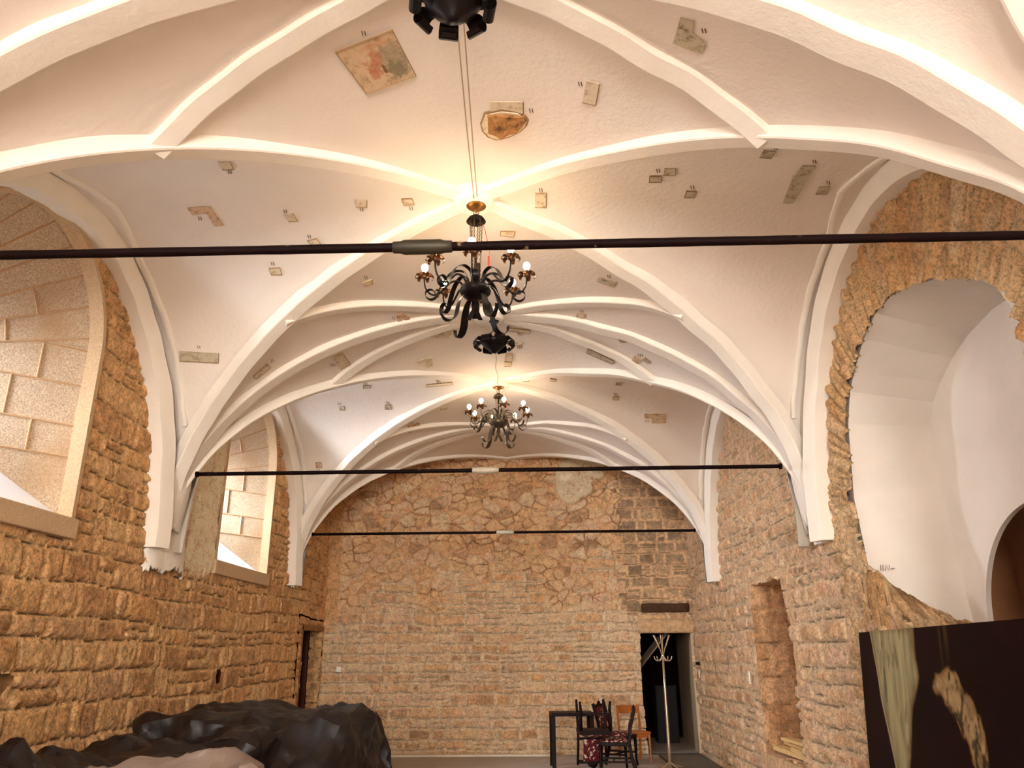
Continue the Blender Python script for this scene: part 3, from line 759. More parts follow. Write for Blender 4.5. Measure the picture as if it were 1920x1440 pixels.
# ------------------------------------------------------------------ tie rods
M_sleeve_d = mat('dark_green_iron', (52, 46, 34), .5, metal=.4, bump=.001, bscale=60, var=.3, vscale=14)
M_sleeve_l = mat('pale_painted_iron', (176, 164, 142), .6, metal=.2, var=.2, vscale=20, bump=.001)
def tie_rod(y, z, x0, x1, xs, msl, label, dz=0):
    root = empty('tie_rod', ((x0+x1)/2, y, z)); tag(root, label, 'tie rod', 'iron tie rods across the hall')
    m = MB(); rs = random.Random(int(y*10)); L = x1-x0; n = 60
    pts = []; rr = []
    for i in range(n+1):
        x = -L/2+L*i/n; pts.append((x, 0, dz*(x/L))); rr.append(.0205*(1+rs.uniform(-.05, .05)))
    m.tube(pts, rr, 12); m.obj('rod', M_rod, root, smooth=True)
    s = MB(); c = xs-(x0+x1)/2
    s.tube([(c-.135, 0, dz*c/L), (c-.13, 0, dz*c/L), (c-.10, 0, dz*c/L), (c-.08, 0, dz*c/L), (c+.08, 0, dz*c/L), (c+.10, 0, dz*c/L), (c+.13, 0, dz*c/L), (c+.135, 0, dz*c/L)],
           [.022, .027, .028, .034, .034, .028, .027, .022], 16)
    s.obj('coupling_sleeve', msl, root, smooth=True)
    for sx in (-1, 1): MB().tube([(sx*(L/2-.012), 0, dz*sx*.5), (sx*(L/2+.01), 0, dz*sx*.5)], .03, 12).obj('end_collar', M_rod, root)
    return root
HR = 1.7198+EYE
tie_rod(3.055, HR-.004, XL+.24, XR-.22, -.46, M_sleeve_d, 'nearest dark iron tie rod with dark green sleeve, crossing in front of the big chandelier', .012)
tie_rod(7.606, HR-.002, XC-2.96, XC+2.93, -.43, M_sleeve_l, 'middle dark iron tie rod with a pale sleeve, ending on the two white pendants', .01)
tie_rod(12.02, HR+.01, XC-2.97, XC+2.96, -.37, M_sleeve_l, 'farthest and thinnest looking tie rod with pale sleeve, close to the rubble end wall', .0)

# ------------------------------------------------------------------ chandeliers
M_brass = mat('aged_brass', (150, 104, 52), .35, metal=.85, var=.2, vscale=30)
M_bronze = mat('bronzed_leaf', (104, 66, 36), .4, metal=.6, var=.35, vscale=40)
M_chain = mat('chain_iron', (112, 84, 50), .4, metal=.8)
M_wax = mat('candle_sleeve', (226, 210, 176), .6)
M_red = mat('red_cord', (206, 44, 30), .7)
M_strap2 = mat('worn_steel_strap', (96, 84, 68), .35, metal=.8, var=.3, vscale=25)
def M_bulb_(s): return mat('lit_bulb', (255, 236, 200), .4, emit=(1.0, .78, .52), estr=s)
M_bulb = M_bulb_(60); M_bulb2 = M_bulb_(36)
def curve_pts(ctrl, n=26):
    """Catmull-Rom through (r, z) controls"""
    c = [Vector((a, b)) for a, b in ctrl]; c = [c[0]*2-c[1]]+c+[c[-1]*2-c[-2]]; o = []
    segs = len(c)-3
    for i in range(n+1):
        t = i/n*segs; k = min(int(t), segs-1); t -= k; p0, p1, p2, p3 = c[k:k+4]
        o.append(.5*((2*p1)+(p2-p0)*t+(2*p0-5*p1+4*p2-p3)*t*t+(3*p1-p0-3*p2+p3)*t**3))
    return o
def ring(ctrl, az, n=26):
    d = Vector((math.cos(az), math.sin(az), 0)); return [d*p.x+Vector((0, 0, p.y)) for p in curve_pts(ctrl, n)], Vector((-d.y, d.x, 0))
def chain_mb(m, a, b, link=.022, r=.0022, w=.010):
    a, b = Vector(a), Vector(b); L = (b-a).length; n = max(2, int(L/(link*.74))); t = (b-a).normalized()
    u = t.cross(Vector((1, .3, 0))).normalized(); v = t.cross(u)
    for i in range(n):
        c = a+(b-a)*((i+.5)/n); e = u if i % 2 else v
        m.tube([c+t*math.cos(q)*link*.5+e*math.sin(q)*w*.5 for q in [2*math.pi*k/8 for k in range(8)]], r, 4, closed=True)
    return m
ARM = [(.085, .035), (.125, .085), (.185, .085), (.235, .035), (.285, -.015), (.335, -.02), (.375, .02), (.392, .075), (.395, .125)]
SCR = [(.045, .06), (.075, .145), (.145, .165), (.215, .12), (.265, .03), (.29, -.045), (.335, -.075), (.375, -.05), (.375, -.005), (.335, .01), (.305, -.015)]
TAIL = [(.07, -.03), (.12, -.075), (.15, -.15), (.165, -.23), (.20, -.285), (.255, -.295), (.295, -.255), (.30, -.215)]
def flower(parent, p, mleaf):
    m = MB()
    m.lathe([(.006, -.012), (.020, -.004), (.028, .012), (.030, .03), (.024, .03), (.012, .012)], (0, 0, 0), 10)
    for k in range(6):
        a = 2*math.pi*k/6+.3
        pts, sd = ring([(.018, .008), (.036, .02), (.056, .024), (.070, .010), (.068, -.010), (.056, -.014)], a, 9)
        m.ribbon(pts, sd, [.020, .030, .036, .038, .036, .032, .026, .020, .014, .008], .002)
    o = m.obj('flower_cup', mleaf, parent, smooth=False, loc=p); return o
def chandelier(x, y, zhub, ztop, rot, label, msub, mleaf, mstrap, mbulb=None):
    root = empty('chandelier', (x, y, zhub)); tag(root, label, 'chandelier', 'wrought iron chandeliers under the bosses')
    MB().lathe([(.0, -.068), (.04, -.064), (.09, -.042), (.118, -.012), (.124, .012), (.112, .034), (.06, .052), (.03, .058), (.022, .075), (.012, .085), (.012, .10), (0, .10)], (0, 0, 0), 24).obj('hub_bowl', mstrap if mstrap is not M_iron else M_iron, root, smooth=True)
    MB().tube([(0, 0, .08), (0, 0, .34)], .009, 8).lathe([(.0, .33), (.018, .335), (.02, .35), (0, .36)], (0, 0, 0), 10).obj('stem', M_iron, root)
    H = ztop-zhub
    MB().lathe([(.0, H-.012), (.055, H-.015), (.075, H-.006), (.08, H), (0, H)], (0, 0, 0), 22).tube([(0, 0, H-.06), (0, 0, H-.01)], .006, 6).tube([(.022*math.cos(q), 0, H-.055+.022*math.sin(q)) for q in [k*.5236 for k in range(12)]], .004, 6, closed=True).obj('ceiling_rose', M_brass, root, smooth=True)
    cp = MB(); zc = H-.10
    cp.lathe([(.0, zc+.02), (.03, zc+.012), (.06, zc-.01), (.078, zc-.04), (.074, zc-.043), (.055, zc-.015), (.028, zc+.004), (0, zc+.01)], (0, 0, 0), 22)
    for k in range(6):
        a = k*math.pi/3; cp.tube([(.045*math.cos(a)+.014*math.cos(q), .045*math.sin(a)+.014*math.sin(q), zc-.035) for q in [j*.7854 for j in range(8)]], .003, 5, closed=True)
    cp.obj('crown_plate', mstrap, root, smooth=True)
    for k in range(6):
        a = k*math.pi/3+.3; c = MB(); chain_mb(c, (.05*math.cos(a), .05*math.sin(a), zc-.03), (.032*math.cos(a), .032*math.sin(a), .30 if k % 2 else .09)); c.obj('chain', M_chain, root)
    for k in range(8):
        a = rot+k*math.pi/4
        pts, sd = ring(ARM, a, 30)
        arm = MB().tube(pts, [.0095-.003*i/30 for i in range(31)], 8).obj('arm', msub, root, smooth=True)
        pts2, sd2 = ring(SCR, a+.0, 34)
        if k % 2 == 0 or True:
            MB().ribbon([p+sd2*.026 for p in pts2], sd2, [.026+.018*math.sin(math.pi*i/34) for i in range(35)], .003).obj('strap_scroll', mstrap, arm)
        d = Vector((math.cos(a), math.sin(a), 0)); p = d*.395+Vector((0, 0, .125))
        flower(arm, p, mleaf)
        MB().lathe([(.0, 0), (.010, 0), (.010, .035), (0, .035)], (0, 0, 0), 8).obj('candle_sleeve', M_wax, arm, loc=p+Vector((0, 0, .02)))
        b = MB().lathe([(.001, 0), (.012, .004), (.023, .018), (.028, .034), (.024, .050), (.013, .062), (.0, .066)], (0, 0, 0), 12).obj('bulb', mbulb or M_bulb, arm, smooth=True, loc=p+Vector((0, 0, .052)))
    for k in range(4):
        a = rot+.62+k*math.pi/2
        pts3, sd3 = ring(TAIL, a, 30)
        MB().ribbon(pts3, sd3, [.030+.034*math.sin(math.pi*min(1, i/24)) if i < 24 else .030 for i in range(31)], .003).obj('hanging_strap', mstrap, root)
    # a pair of plain straps crossing under the bowl
    for s in (-1, 1):
        MB().ribbon([(0, -.02*s, -.055), (s*.012, -.03, -.13), (-s*.02, -.045, -.20), (-s*.045, -.06, -.265)], (1, .2, 0), .034, .003).obj('hanging_strap', mstrap, root)
    MB().tube([(.05, .02, H-.15), (.07, .03, .55), (.105, .03, .36), (.10, .03, .24)], .0025, 5).box((.10, .03, .27), (.016, .008, .10)).obj('red_cord', M_red, root)
    return root
Y2 = (LEGS[2]+LEGS[3])/2; Y4 = (LEGS[3]+LEGS[4])/2
chandelier(-.385, Y2, 2.60+EYE, BOSS_H-.085, 0.0, 'large dark wrought iron chandelier with eight lit bulbs behind the nearest tie rod', M_iron, M_bronze, M_iron)
chandelier(-.385, Y4, 2.85+EYE, BOSS_H-.085, .22, 'farther steel and bronze chandelier with glowing bulbs above the middle tie rod', M_strap2, M_bronze, M_strap2, M_bulb2)

# ------------------------------------------------------------------ iron lanterns: bowls with curled leaves on three chains
def bowl_lamp(x, y, z, ztop, label, sc=1.0, rot=0, visible_top=True):
    root = empty('hanging_iron_bowl', (x, y, z)); tag(root, label, 'ceiling lamp', 'curled iron bowl lamps under the transverse arches')
    MB().lathe([(0, -.095), (.03, -.093), (.035, -.08), (.08, -.045), (.125, .0), (.15, .04), (.145, .045), (.115, .012), (.05, -.03), (0, -.04)], (0, 0, 0), 24).obj('bowl', M_iron, root, smooth=True)
    for k in range(8):
        a = rot+k*math.pi/4
        pts, sd = ring([(.11, .0), (.145, .045), (.185, .055), (.215, .025), (.212, -.018), (.182, -.035), (.158, -.018)], a, 16)
        MB().ribbon(pts, sd, [.070+.036*math.sin(math.pi*i/16) for i in range(17)], .004).obj('curled_leaf', M_iron, root)
    H = ztop-z
    for k in range(3):
        a = rot+.5+k*2*math.pi/3; m = MB(); chain_mb(m, (.13*math.cos(a), .13*math.sin(a), .04), (.0, 0, H-.10), .026, .0028, .012); m.obj('chain', M_iron, root)
    MB().tube([(.0, 0, H-.10), (.012, 0, H-.075), (.0, 0, H-.05), (0, 0, H-.005)], .005, 6).lathe([(0, H-.014), (.05, H-.012), (.055, H), (0, H)], (0, 0, 0), 16).obj('ceiling_hook', M_iron, root)
    return root
bowl_lamp(-.35, LEGS[2], 3.09+EYE, BOSS_H-.085, 'dark iron bowl lamp with broad curled leaves, cut off by the top edge', rot=.2)
bowl_lamp(-.345, LEGS[3], 3.08+EYE, BOSS_H-.085, 'small black iron bowl lamp hanging on three chains between the two chandeliers', rot=.39)
# cables running under the crown from lamp to chandelier
M_cable = mat('cloth_cable', (172, 150, 124), .8)
def cable(pts, label, n=24, r=.004):
    p = [Vector(q) for q in pts]; o = MB().tube(p, r, 6).obj('electric_cable', M_cable, smooth=True); tag(o, label, 'cable', 'cables under the crown of the vault'); return o
def sag(a, b, s, n=20): a, b = Vector(a), Vector(b); return [a+(b-a)*(i/n)-Vector((0, 0, s*4*(i/n)*(1-i/n))) for i in range(n+1)]
cable(sag((-.36, LEGS[2]+.08, BOSS_H-.085), (-.395, Y2-.12, BOSS_H-.085), .03), 'straight pale cable from the nearest bowl lamp to the big chandelier')
cable(sag((-.32, LEGS[2]+.08, BOSS_H-.08), (-.37, Y2-.12, BOSS_H-.08), .02), 'second thinner cable just right of the straight pale one')
cable([(v.x+.01*math.sin(i*.9), v.y, v.z) for i, v in enumerate(sag((-.36, LEGS[3]+.09, BOSS_H-.085), (-.385, Y4-.12, BOSS_H-.085), .05))], 'wavy pale cable from the small bowl lamp to the farther chandelier')
cable([(-.40, ZB-.05, 5.40), (-.39, ZB-.05, 5.2), (-.395, ZB-.05, 4.95), (-.40, ZB-.05, 4.72)], 'pale cord hanging down the end wall from the crown, left one', r=.005)
cable([(-.30, ZB-.05, 5.40), (-.31, ZB-.05, 5.2), (-.30, ZB-.05, 4.95), (-.34, ZB-.05, 4.74)], 'pale cord hanging down the end wall from the crown, right one', r=.005)
# ------------------------------------------------------------------ test patches of old plaster on the vault, with tally marks
def m_patch(name, base, dark, red=None):
    m = bpy.data.materials.new(name); m.use_nodes = True; nt = m.node_tree; N = nt.nodes; L = nt.links; b = N['Principled BSDF']
    b.inputs['Roughness'].default_value = .95; tc = N.new('ShaderNodeTexCoord'); oi = N.new('ShaderNodeObjectInfo')
    ad = N.new('ShaderNodeVectorMath'); ad.operation = 'ADD'; L.new(tc.outputs['Object'], ad.inputs[0]); L.new(oi.outputs['Random'], ad.inputs[1])
    def noise(s, d, lo, hi):
        n = N.new('ShaderNodeTexNoise'); n.inputs['Scale'].default_value = s; n.inputs['Detail'].default_value = d; n.inputs['Roughness'].default_value = .7
        L.new(ad.outputs[0], n.inputs['Vector']); r = N.new('ShaderNodeMapRange'); r.inputs[1].default_value = lo; r.inputs[2].default_value = hi; L.new(n.outputs[0], r.inputs[0]); return r.outputs[0], n
    src = None
    f, n1 = noise(16, 9, .50, .66)
    mx = N.new('ShaderNodeMix'); mx.data_type = 'RGBA'; mx.inputs[6].default_value = lin(base); mx.inputs[7].default_value = lin(dark); L.new(f, mx.inputs[0]); src = mx.outputs[2]
    if red:
        for c, s, lo, hi in red:
            f, _ = noise(s, 6, lo, hi); m2 = N.new('ShaderNodeMix'); m2.data_type = 'RGBA'; m2.inputs[7].default_value = lin(c); L.new(src, m2.inputs[6]); L.new(f, m2.inputs[0]); src = m2.outputs[2]
    L.new(src, b.inputs['Base Color'])
    bp = N.new('ShaderNodeBump'); bp.inputs['Distance'].default_value = .006; L.new(n1.outputs[0], bp.inputs['Height']); L.new(bp.outputs[0], b.inputs['Normal'])
    return m
MP = {'p': m_patch('old_plaster', (212, 194, 166), (158, 132, 98)),
      'g': m_patch('grey_old_plaster', (190, 176, 150), (124, 106, 80)),
      'r': m_patch('painted_old_plaster', (206, 176, 142), (150, 112, 76), [((170, 92, 56), 9, .58, .66)]),
      'b': m_patch('bare_brick', (176, 124, 70), (84, 52, 26)),
      'w': m_patch('white_old_plaster', (226, 206, 172), (196, 168, 128))}
M_mark = mat('pencil_mark', (96, 70, 48), .9)
M_lip = mat('patch_edge', (150, 118, 84), .95)
def big_fresco():
    m = m_patch('large_fresco', (208, 178, 144), (168, 134, 98))
    nt = m.node_tree; N = nt.nodes; L = nt.links; b = N['Principled BSDF']; src = b.inputs['Base Color'].links[0].from_socket
    tc = N.new('ShaderNodeTexCoord')
    for c0, rad, col, s, th in (((-.10, .12, 0), .22, (126, 120, 88), 7, .30), ((.03, .03, 0), .16, (178, 82, 50), 10, .50), ((.07, .0, 0), .07, (188, 64, 38), 14, .38)):
        pass
    uv = N.new('ShaderNodeUVMap'); uv.uv_map = 'uv'; sp = N.new('ShaderNodeSeparateXYZ'); L.new(uv.outputs[0], sp.inputs[0])
    def blob(u0, v0, ru, rv, sc, w, th, col):
        nonlocal src
        n = N.new('ShaderNodeTexNoise'); n.inputs['Scale'].default_value = sc; n.inputs['Detail'].default_value = 7; n.inputs['Roughness'].default_value = .7; L.new(uv.outputs[0], n.inputs['Vector'])
        mp = N.new('ShaderNodeMapping'); mp.inputs['Location'].default_value = (-u0/ru, -v0/rv, 0); mp.inputs['Scale'].default_value = (1/ru, 1/rv, 1); L.new(uv.outputs[0], mp.inputs[0])
        ln = N.new('ShaderNodeVectorMath'); ln.operation = 'LENGTH'; L.new(mp.outputs[0], ln.inputs[0])
        ad = N.new('ShaderNodeMath'); ad.operation = 'MULTIPLY_ADD'; L.new(n.outputs[0], ad.inputs[0]); ad.inputs[1].default_value = w; ad.inputs[2].default_value = -w*.5
        sb = N.new('ShaderNodeMath'); sb.operation = 'ADD'; L.new(ln.outputs['Value'], sb.inputs[0]); L.new(ad.outputs[0], sb.inputs[1])
        r = N.new('ShaderNodeMapRange'); r.inputs[1].default_value = 1; r.inputs[2].default_value = .75; r.inputs[3].default_value = 0; r.inputs[4].default_value = th; L.new(sb.outputs[0], r.inputs[0])
        mx = N.new('ShaderNodeMix'); mx.data_type = 'RGBA'; L.new(r.outputs[0], mx.inputs[0]); L.new(src, mx.inputs[6]); mx.inputs[7].default_value = lin(col); src = mx.outputs[2]
    blob(.80, .55, .28, .42, 7, 2.2, .6, (140, 132, 104)); blob(.75, .75, .2, .2, 12, 3, .7, (112, 104, 78))
    blob(.42, .55, .16, .18, 9, 3.0, .55, (178, 100, 70)); blob(.52, .38, .10, .16, 9, 3, .6, (186, 108, 78)); blob(.35, .68, .10, .12, 11, 3, .7, (180, 104, 74)); blob(.55, .66, .035, .12, 11, 2, .9, (120, 70, 40))
    blob(.60, .14, .30, .08, 8, 2.5, .4, (196, 134, 92))
    L.new(src, b.inputs['Base Color']); return m
MP['B'] = big_fresco()
def up_hit(px, py):
    d = pix(px, py); h = bv.ray_cast(Vector((0, 0, EYE)), d)
    return h[0], h[1]
cnt = [0]
def patch(label, quads, mk='p', marks=None, nm=2, ms=1.0, thick=.010):
    pts_all = []; vs = []; fs = []; uvs = []
    q0 = quads[0]; c0, n0 = up_hit(sum(p[0] for p in q0)/4, sum(p[1] for p in q0)/4)
    if c0 is None: return
    for q in quads:
        G = 7; base = len(vs)
        for layer in (0, 1):
            for i in range(G):
                for j in range(G):
                    a, b_ = i/(G-1), j/(G-1)
                    jx = .02*math.sin(i*5.1+j*3.3+len(fs)); x = (q[0][0]*(1-a)+q[1][0]*a)*(1-b_)+(q[3][0]*(1-a)+q[2][0]*a)*b_; y = (q[0][1]*(1-a)+q[1][1]*a)*(1-b_)+(q[3][1]*(1-a)+q[2][1]*a)*b_
                    p, n = up_hit(x, y)
                    if p is None: p, n = c0, n0
                    if n.z > 0: n = -n
                    vs.append(p+n*(thick if layer == 0 else -.01)-c0); uvs.append((a, b_))
        fs += [(base+i*G+j, base+(i+1)*G+j, base+(i+1)*G+j+1, base+i*G+j+1) for i in range(G-1) for j in range(G-1)]
        K = G*G; edge = [(i, 0) for i in range(G)]+[(G-1, j) for j in range(1, G)]+[(i, G-1) for i in range(G-2, -1, -1)]+[(0, j) for j in range(G-2, 0, -1)]
        for k in range(len(edge)):
            (i, j), (i2, j2) = edge[k], edge[(k+1) % len(edge)]
            fs.append((base+i*G+j, base+i2*G+j2, base+K+i2*G+j2, base+K+i*G+j))
    root = empty('plaster_test_patch', c0); tag(root, label, 'plaster patch', 'numbered test patches on the vault')
    o = mesh_obj('exposed_plaster', vs, fs, MP[mk], root)
    ul = o.data.uv_layers.new(name='uv')
    for l in o.data.loops: ul.data[l.index].uv = uvs[l.vertex_index]
    # dark line along the patch outline: shade of its recess put into colour
    e = MB()
    for q in quads:
        s_ = [(q[k], q[(k+1) % 4]) for k in range(4)]
        for k, (a, b_) in enumerate(s_):
            if len(quads) > 1 or k in (0, 3) and cnt[0] % 2: continue
            pp = []
            for i in range(6):
                f = i/5; p, n = up_hit(a[0]*(1-f)+b_[0]*f, a[1]*(1-f)+b_[1]*f)
                if p is None: continue
                if n.z > 0: n = -n
                pp.append(p+n*(thick*.9)-c0)
            if len(pp) > 2: e.tube(pp, .0035*(1 if k % 2 else 1.5), 4)
    if e.v: e.obj('edge_shade', M_lip, root)
    cnt[0] += 1
    if marks:
        m = MB(); dist = c0.length; sc = 5.2/max(dist, 3)*ms
        for k in range(nm):
            x = marks[0]+(k-(nm-1)/2)*6.5*sc; L_ = 9.5*sc
            p, n = up_hit(x-.12*L_, marks[1]-L_/2); p2, n2 = up_hit(x+.12*L_, marks[1]+L_/2)
            if p is None or p2 is None: continue
            if n.z > 0: n = -n
            m.tube([p+n*.003-c0, (p+p2)/2+n*.003-c0, p2+n*.003-c0], .0025, 4)
        if m.v: m.obj('tally_mark', M_mark, root)
    return root
PT = [
 ('large tilted square of old fresco, red and green, left of the cable', [[(629, 96), (735, 54), (780, 140), (688, 174)]], 'B', (682, 62), 2),
 ('upright narrow patch right of the broken brick hole', [[(1100, 150), (1124, 156), (1117, 196), (1092, 190)]], 'p', (1088, 157), 2),
 ('notched patch near the top edge, right of the curved rib', [[(1276, 32), (1301, 38), (1299, 62), (1269, 56)], [(1270, 55), (1300, 60), (1324, 79), (1262, 79)], [(1262, 79), (1324, 79), (1316, 100), (1290, 91)]], 'g', (1320, 57), 2),
 ('small slanted patch alone at the upper left of the chandelier bay', [[(409, 303), (432, 303), (438, 315), (417, 316)]], 'p', (431, 322), 2),
 ('reddish bent patch shaped like an L in the left web', [[(351, 389), (383, 386), (386, 399), (361, 402)], [(380, 387), (393, 386), (419, 422), (402, 423)]], 'r', (375, 409), 2),
 ('tiny slanted patch left of centre, its marks above', [[(532, 402), (549, 399), (559, 413), (541, 414)]], 'p', (535, 396), 2),
 ('tiny patch just above the nearest tie rod on the left', [[(576, 450), (594, 446), (602, 457), (587, 460)]], 'p', (580, 443), 2),
 ('small level patch well left of the big chandelier rose', [[(667, 374), (688, 374), (688, 387), (667, 386)]], 'p', (678, 392), 2),
 ('small patch beside the big chandelier rose, on its left', [[(753, 372), (773, 371), (777, 382), (758, 384)]], 'p', (771, 390), 2),
 ('upright patch beside the big chandelier rose, on its right', [[(1003, 361), (1024, 361), (1024, 388), (1003, 387)]], 'p', (1014, 356), 2),
 ('lower of the two small patches touching corners in the right web', [[(1218, 329), (1240, 329), (1240, 340), (1217, 340)]], 'g', None, 2),
 ('upper of the two small patches touching corners in the right web', [[(1246, 315), (1267, 315), (1266, 327), (1244, 327)]], 'g', (1234, 320), 2),
 ('faint patch behind the chains of the big chandelier', [[(939, 432), (966, 433), (963, 443), (938, 440)]], 'w', None, 2),
 ('small patch high in the right web under the curved rib', [[(1432, 281), (1455, 283), (1446, 295), (1424, 293)]], 'g', (1454, 277), 2),
 ('long slanted patch with a notch, far right of the chandelier', [[(1504, 310), (1529, 310), (1514, 337), (1486, 330)], [(1487, 328), (1516, 335), (1487, 380), (1468, 380)]], 'g', (1527, 303), 2),
 ('small patch nearest the big right wall arch', [[(1535, 350), (1556, 348), (1550, 362), (1529, 362)]], 'g', (1553, 342), 2),
 ('small patch below the pair that touch corners', [[(1287, 357), (1306, 358), (1302, 369), (1283, 369)]], 'g', (1298, 351), 2),
 ('long level patch low on the left web above the first pendant', [[(336, 658), (411, 662), (410, 680), (337, 676)]], 'g', (373, 651), 2),
 ('small patch with a dark corner just below the nearest tie rod', [[(505, 502), (525, 501), (529, 514), (509, 514)]], 'p', (511, 494), 2),
 ('small pale patch left of the big chandelier arms', [[(679, 529), (697, 523), (699, 531), (682, 534)]], 'w', (686, 520), 2),
 ('narrow diagonal patch between the two ribs on the left', [[(474, 705), (500, 681), (507, 688), (480, 709)]], 'p', (510, 676), 2),
 ('tilted square patch beside the dark shaded rib on the left', [[(623, 668), (641, 660), (657, 682), (638, 691)]], 'p', (624, 684), 3),
 ('tiny patch right under the far left rib junction', [[(681, 722), (693, 722), (694, 727), (681, 728)]], 'g', (685, 719), 3),
 ('tiny patch in the shaded left web, left one of two', [[(635, 763), (645, 761), (647, 768), (637, 768)]], 'p', (636, 757), 3),
 ('tiny patch in the shaded left web, right one of two', [[(722, 759), (732, 758), (734, 767), (722, 767)]], 'g', (727, 755), 3),
 ('slanted patch right of the big chandelier arms', [[(1123, 518), (1156, 528), (1152, 537), (1120, 526)]], 'g', (1142, 518), 2),
 ('small brown patch between ribs right of the chandelier straps', [[(1084, 586), (1099, 588), (1095, 595), (1081, 592)]], 'p', (1091, 583), 2),
 ('tiny dark patch between the right ribs of the middle bay', [[(1161, 632), (1175, 636), (1174, 640), (1160, 635)]], 'g', (1166, 640), 3),
 ('long tapering patch in the lit web right of the small bowl lamp', [[(1103, 652), (1152, 676), (1149, 682), (1100, 661)]], 'g', None, 2),
 ('patch crossing the shaded rib on the right', [[(1190, 666), (1205, 673), (1200, 680), (1184, 676)], [(1181, 676), (1186, 674), (1199, 684), (1193, 687)]], 'r', (1201, 666), 3),
 ('sliver patch just right of the one crossing the shaded rib', [[(1210, 670), (1220, 679), (1217, 681), (1207, 674)]], 'g', None, 2),
 ('tiny dark edged patch in the far right web', [[(1155, 717), (1167, 717), (1166, 721), (1154, 721)]], 'g', None, 2),
 ('tiny patch with marks above in the far right web', [[(1149, 743), (1160, 743), (1160, 749), (1149, 749)]], 'g', (1154, 739), 3),
 ('wide patch with an orange end in the far right web', [[(1208, 776), (1221, 776), (1221, 784), (1209, 784)], [(1221, 776), (1249, 776), (1248, 793), (1222, 793)]], 'r', (1213, 789), 3),
 ('faint patch right of the farther chandelier rose', [[(1032, 709), (1042, 711), (1042, 714), (1031, 713)]], 'w', None, 2),
 ('stepped cluster of brown patches left of the crossing straps', [[(743, 590), (758, 587), (760, 594), (744, 596)], [(744, 598), (754, 596), (757, 610), (750, 612)], [(758, 592), (769, 591), (768, 599), (757, 599)], [(752, 613), (766, 611), (767, 615), (753, 617)]], 'r', (738, 596), 2),
 ('stepped patch upper left of the small bowl lamp', [[(827, 622), (849, 616), (846, 627), (822, 630)], [(822, 627), (844, 626), (841, 633), (818, 633)]], 'p', (812, 629), 3),
 ('hooked patch left of the small bowl lamp', [[(783, 676), (809, 669), (811, 675), (783, 680)], [(800, 676), (811, 674), (811, 686), (800, 688)]], 'p', None, 3),
 ('long level patch upper right of the small bowl lamp', [[(950, 613), (994, 618), (993, 624), (950, 619)]], 'p', (975, 626), 3),
 ('short patch touching the small bowl lamp on the right', [[(965, 642), (979, 642), (979, 646), (965, 646)]], 'p', (974, 651), 3),
 ('upright patch right below the small bowl lamp', [[(949, 662), (961, 663), (960, 677), (947, 676)]], 'p', None, 3),
 ('little framed patch with tally marks under the small bowl lamp', [[(945, 678), (959, 679), (958, 686), (945, 686)]], 'w', (952, 681), 3),
 ('long thin pale patch left of the farther chandelier rose', [[(800, 720), (848, 716), (849, 720), (799, 725)]], 'w', (822, 715), 3),
 ('reddish tilted patch between the last ribs on the left', [[(764, 798), (785, 791), (789, 802), (766, 811)]], 'r', (771, 793), 3),
 ('small orange patch low on the far left web above the tie rod', [[(592, 867), (603, 867), (604, 877), (593, 877)]], 'r', (597, 881), 3),
 ('faint small patch left of the farther chandelier bulbs', [[(827, 764), (838, 762), (838, 766), (825, 767)]], 'w', None, 3),
 ('faintest patch close right of the farther chandelier rose', [[(980, 710), (992, 711), (992, 714), (980, 714)]], 'w', None, 3),
]
for a in PT: patch(*a)
# the hole broken through to the brick, with its flaked rim and a plaster window above
root = patch('broken hole showing rough brown brick, with old plaster above it', [[(919, 190), (981, 190), (981, 212), (919, 212)]], 'p', (996, 207), 2, thick=.006)
def blob_on_vault(name, pts, m, dz, rough=0, parent=None, c0=None, seed=1):
    cx = sum(p[0] for p in pts)/len(pts); cy = sum(p[1] for p in pts)/len(pts); K = 9; vs = []; n_ = Noise(seed); N_ = len(pts)
    for k in range(K+1):
        f = k/K
        for i, p in enumerate(pts):
            x = cx+(p[0]-cx)*f; y = cy+(p[1]-cy)*f; h, n = up_hit(x, y)
            if n.z > 0: n = -n
            r_ = float(n_.fbm(np.array([x*.15]), np.array([y*.15]), 3)[0])*rough
            vs.append(h+n*(dz*(1 if k < K else 0)+r_*(1 if k < K else 0)-(0 if k < K else .01))-c0)
    fs = [(k*N_+i, k*N_+(i+1) % N_, (k+1)*N_+(i+1) % N_, (k+1)*N_+i) for k in range(K) for i in range(N_)]
    return mesh_obj(name, vs, fs, m, parent)
rim = [(897, 231), (905, 208), (940, 200), (975, 206), (990, 216), (995, 224), (991, 236), (978, 248), (958, 258), (945, 262), (928, 265), (912, 259), (901, 247)]
blob_on_vault('flaked_rim', rim, M_lip, .008, .008, root, root.location, 3)
rim2 = [(899, 232), (907, 211), (940, 204), (973, 208), (987, 217), (992, 224), (988, 235), (976, 246), (957, 255), (945, 259), (928, 262), (913, 256), (903, 246)]
blob_on_vault('rim_plaster', rim2, MP['w'], .014, .004, root, root.location, 4)
core = [(913, 226), (912, 211), (930, 209), (950, 211), (972, 213), (986, 214), (990, 223), (984, 233), (972, 243), (955, 250), (940, 258), (925, 252), (913, 246)]
blob_on_vault('broken_brick', core, MP['b'], .028, .05, root, root.location, 5)
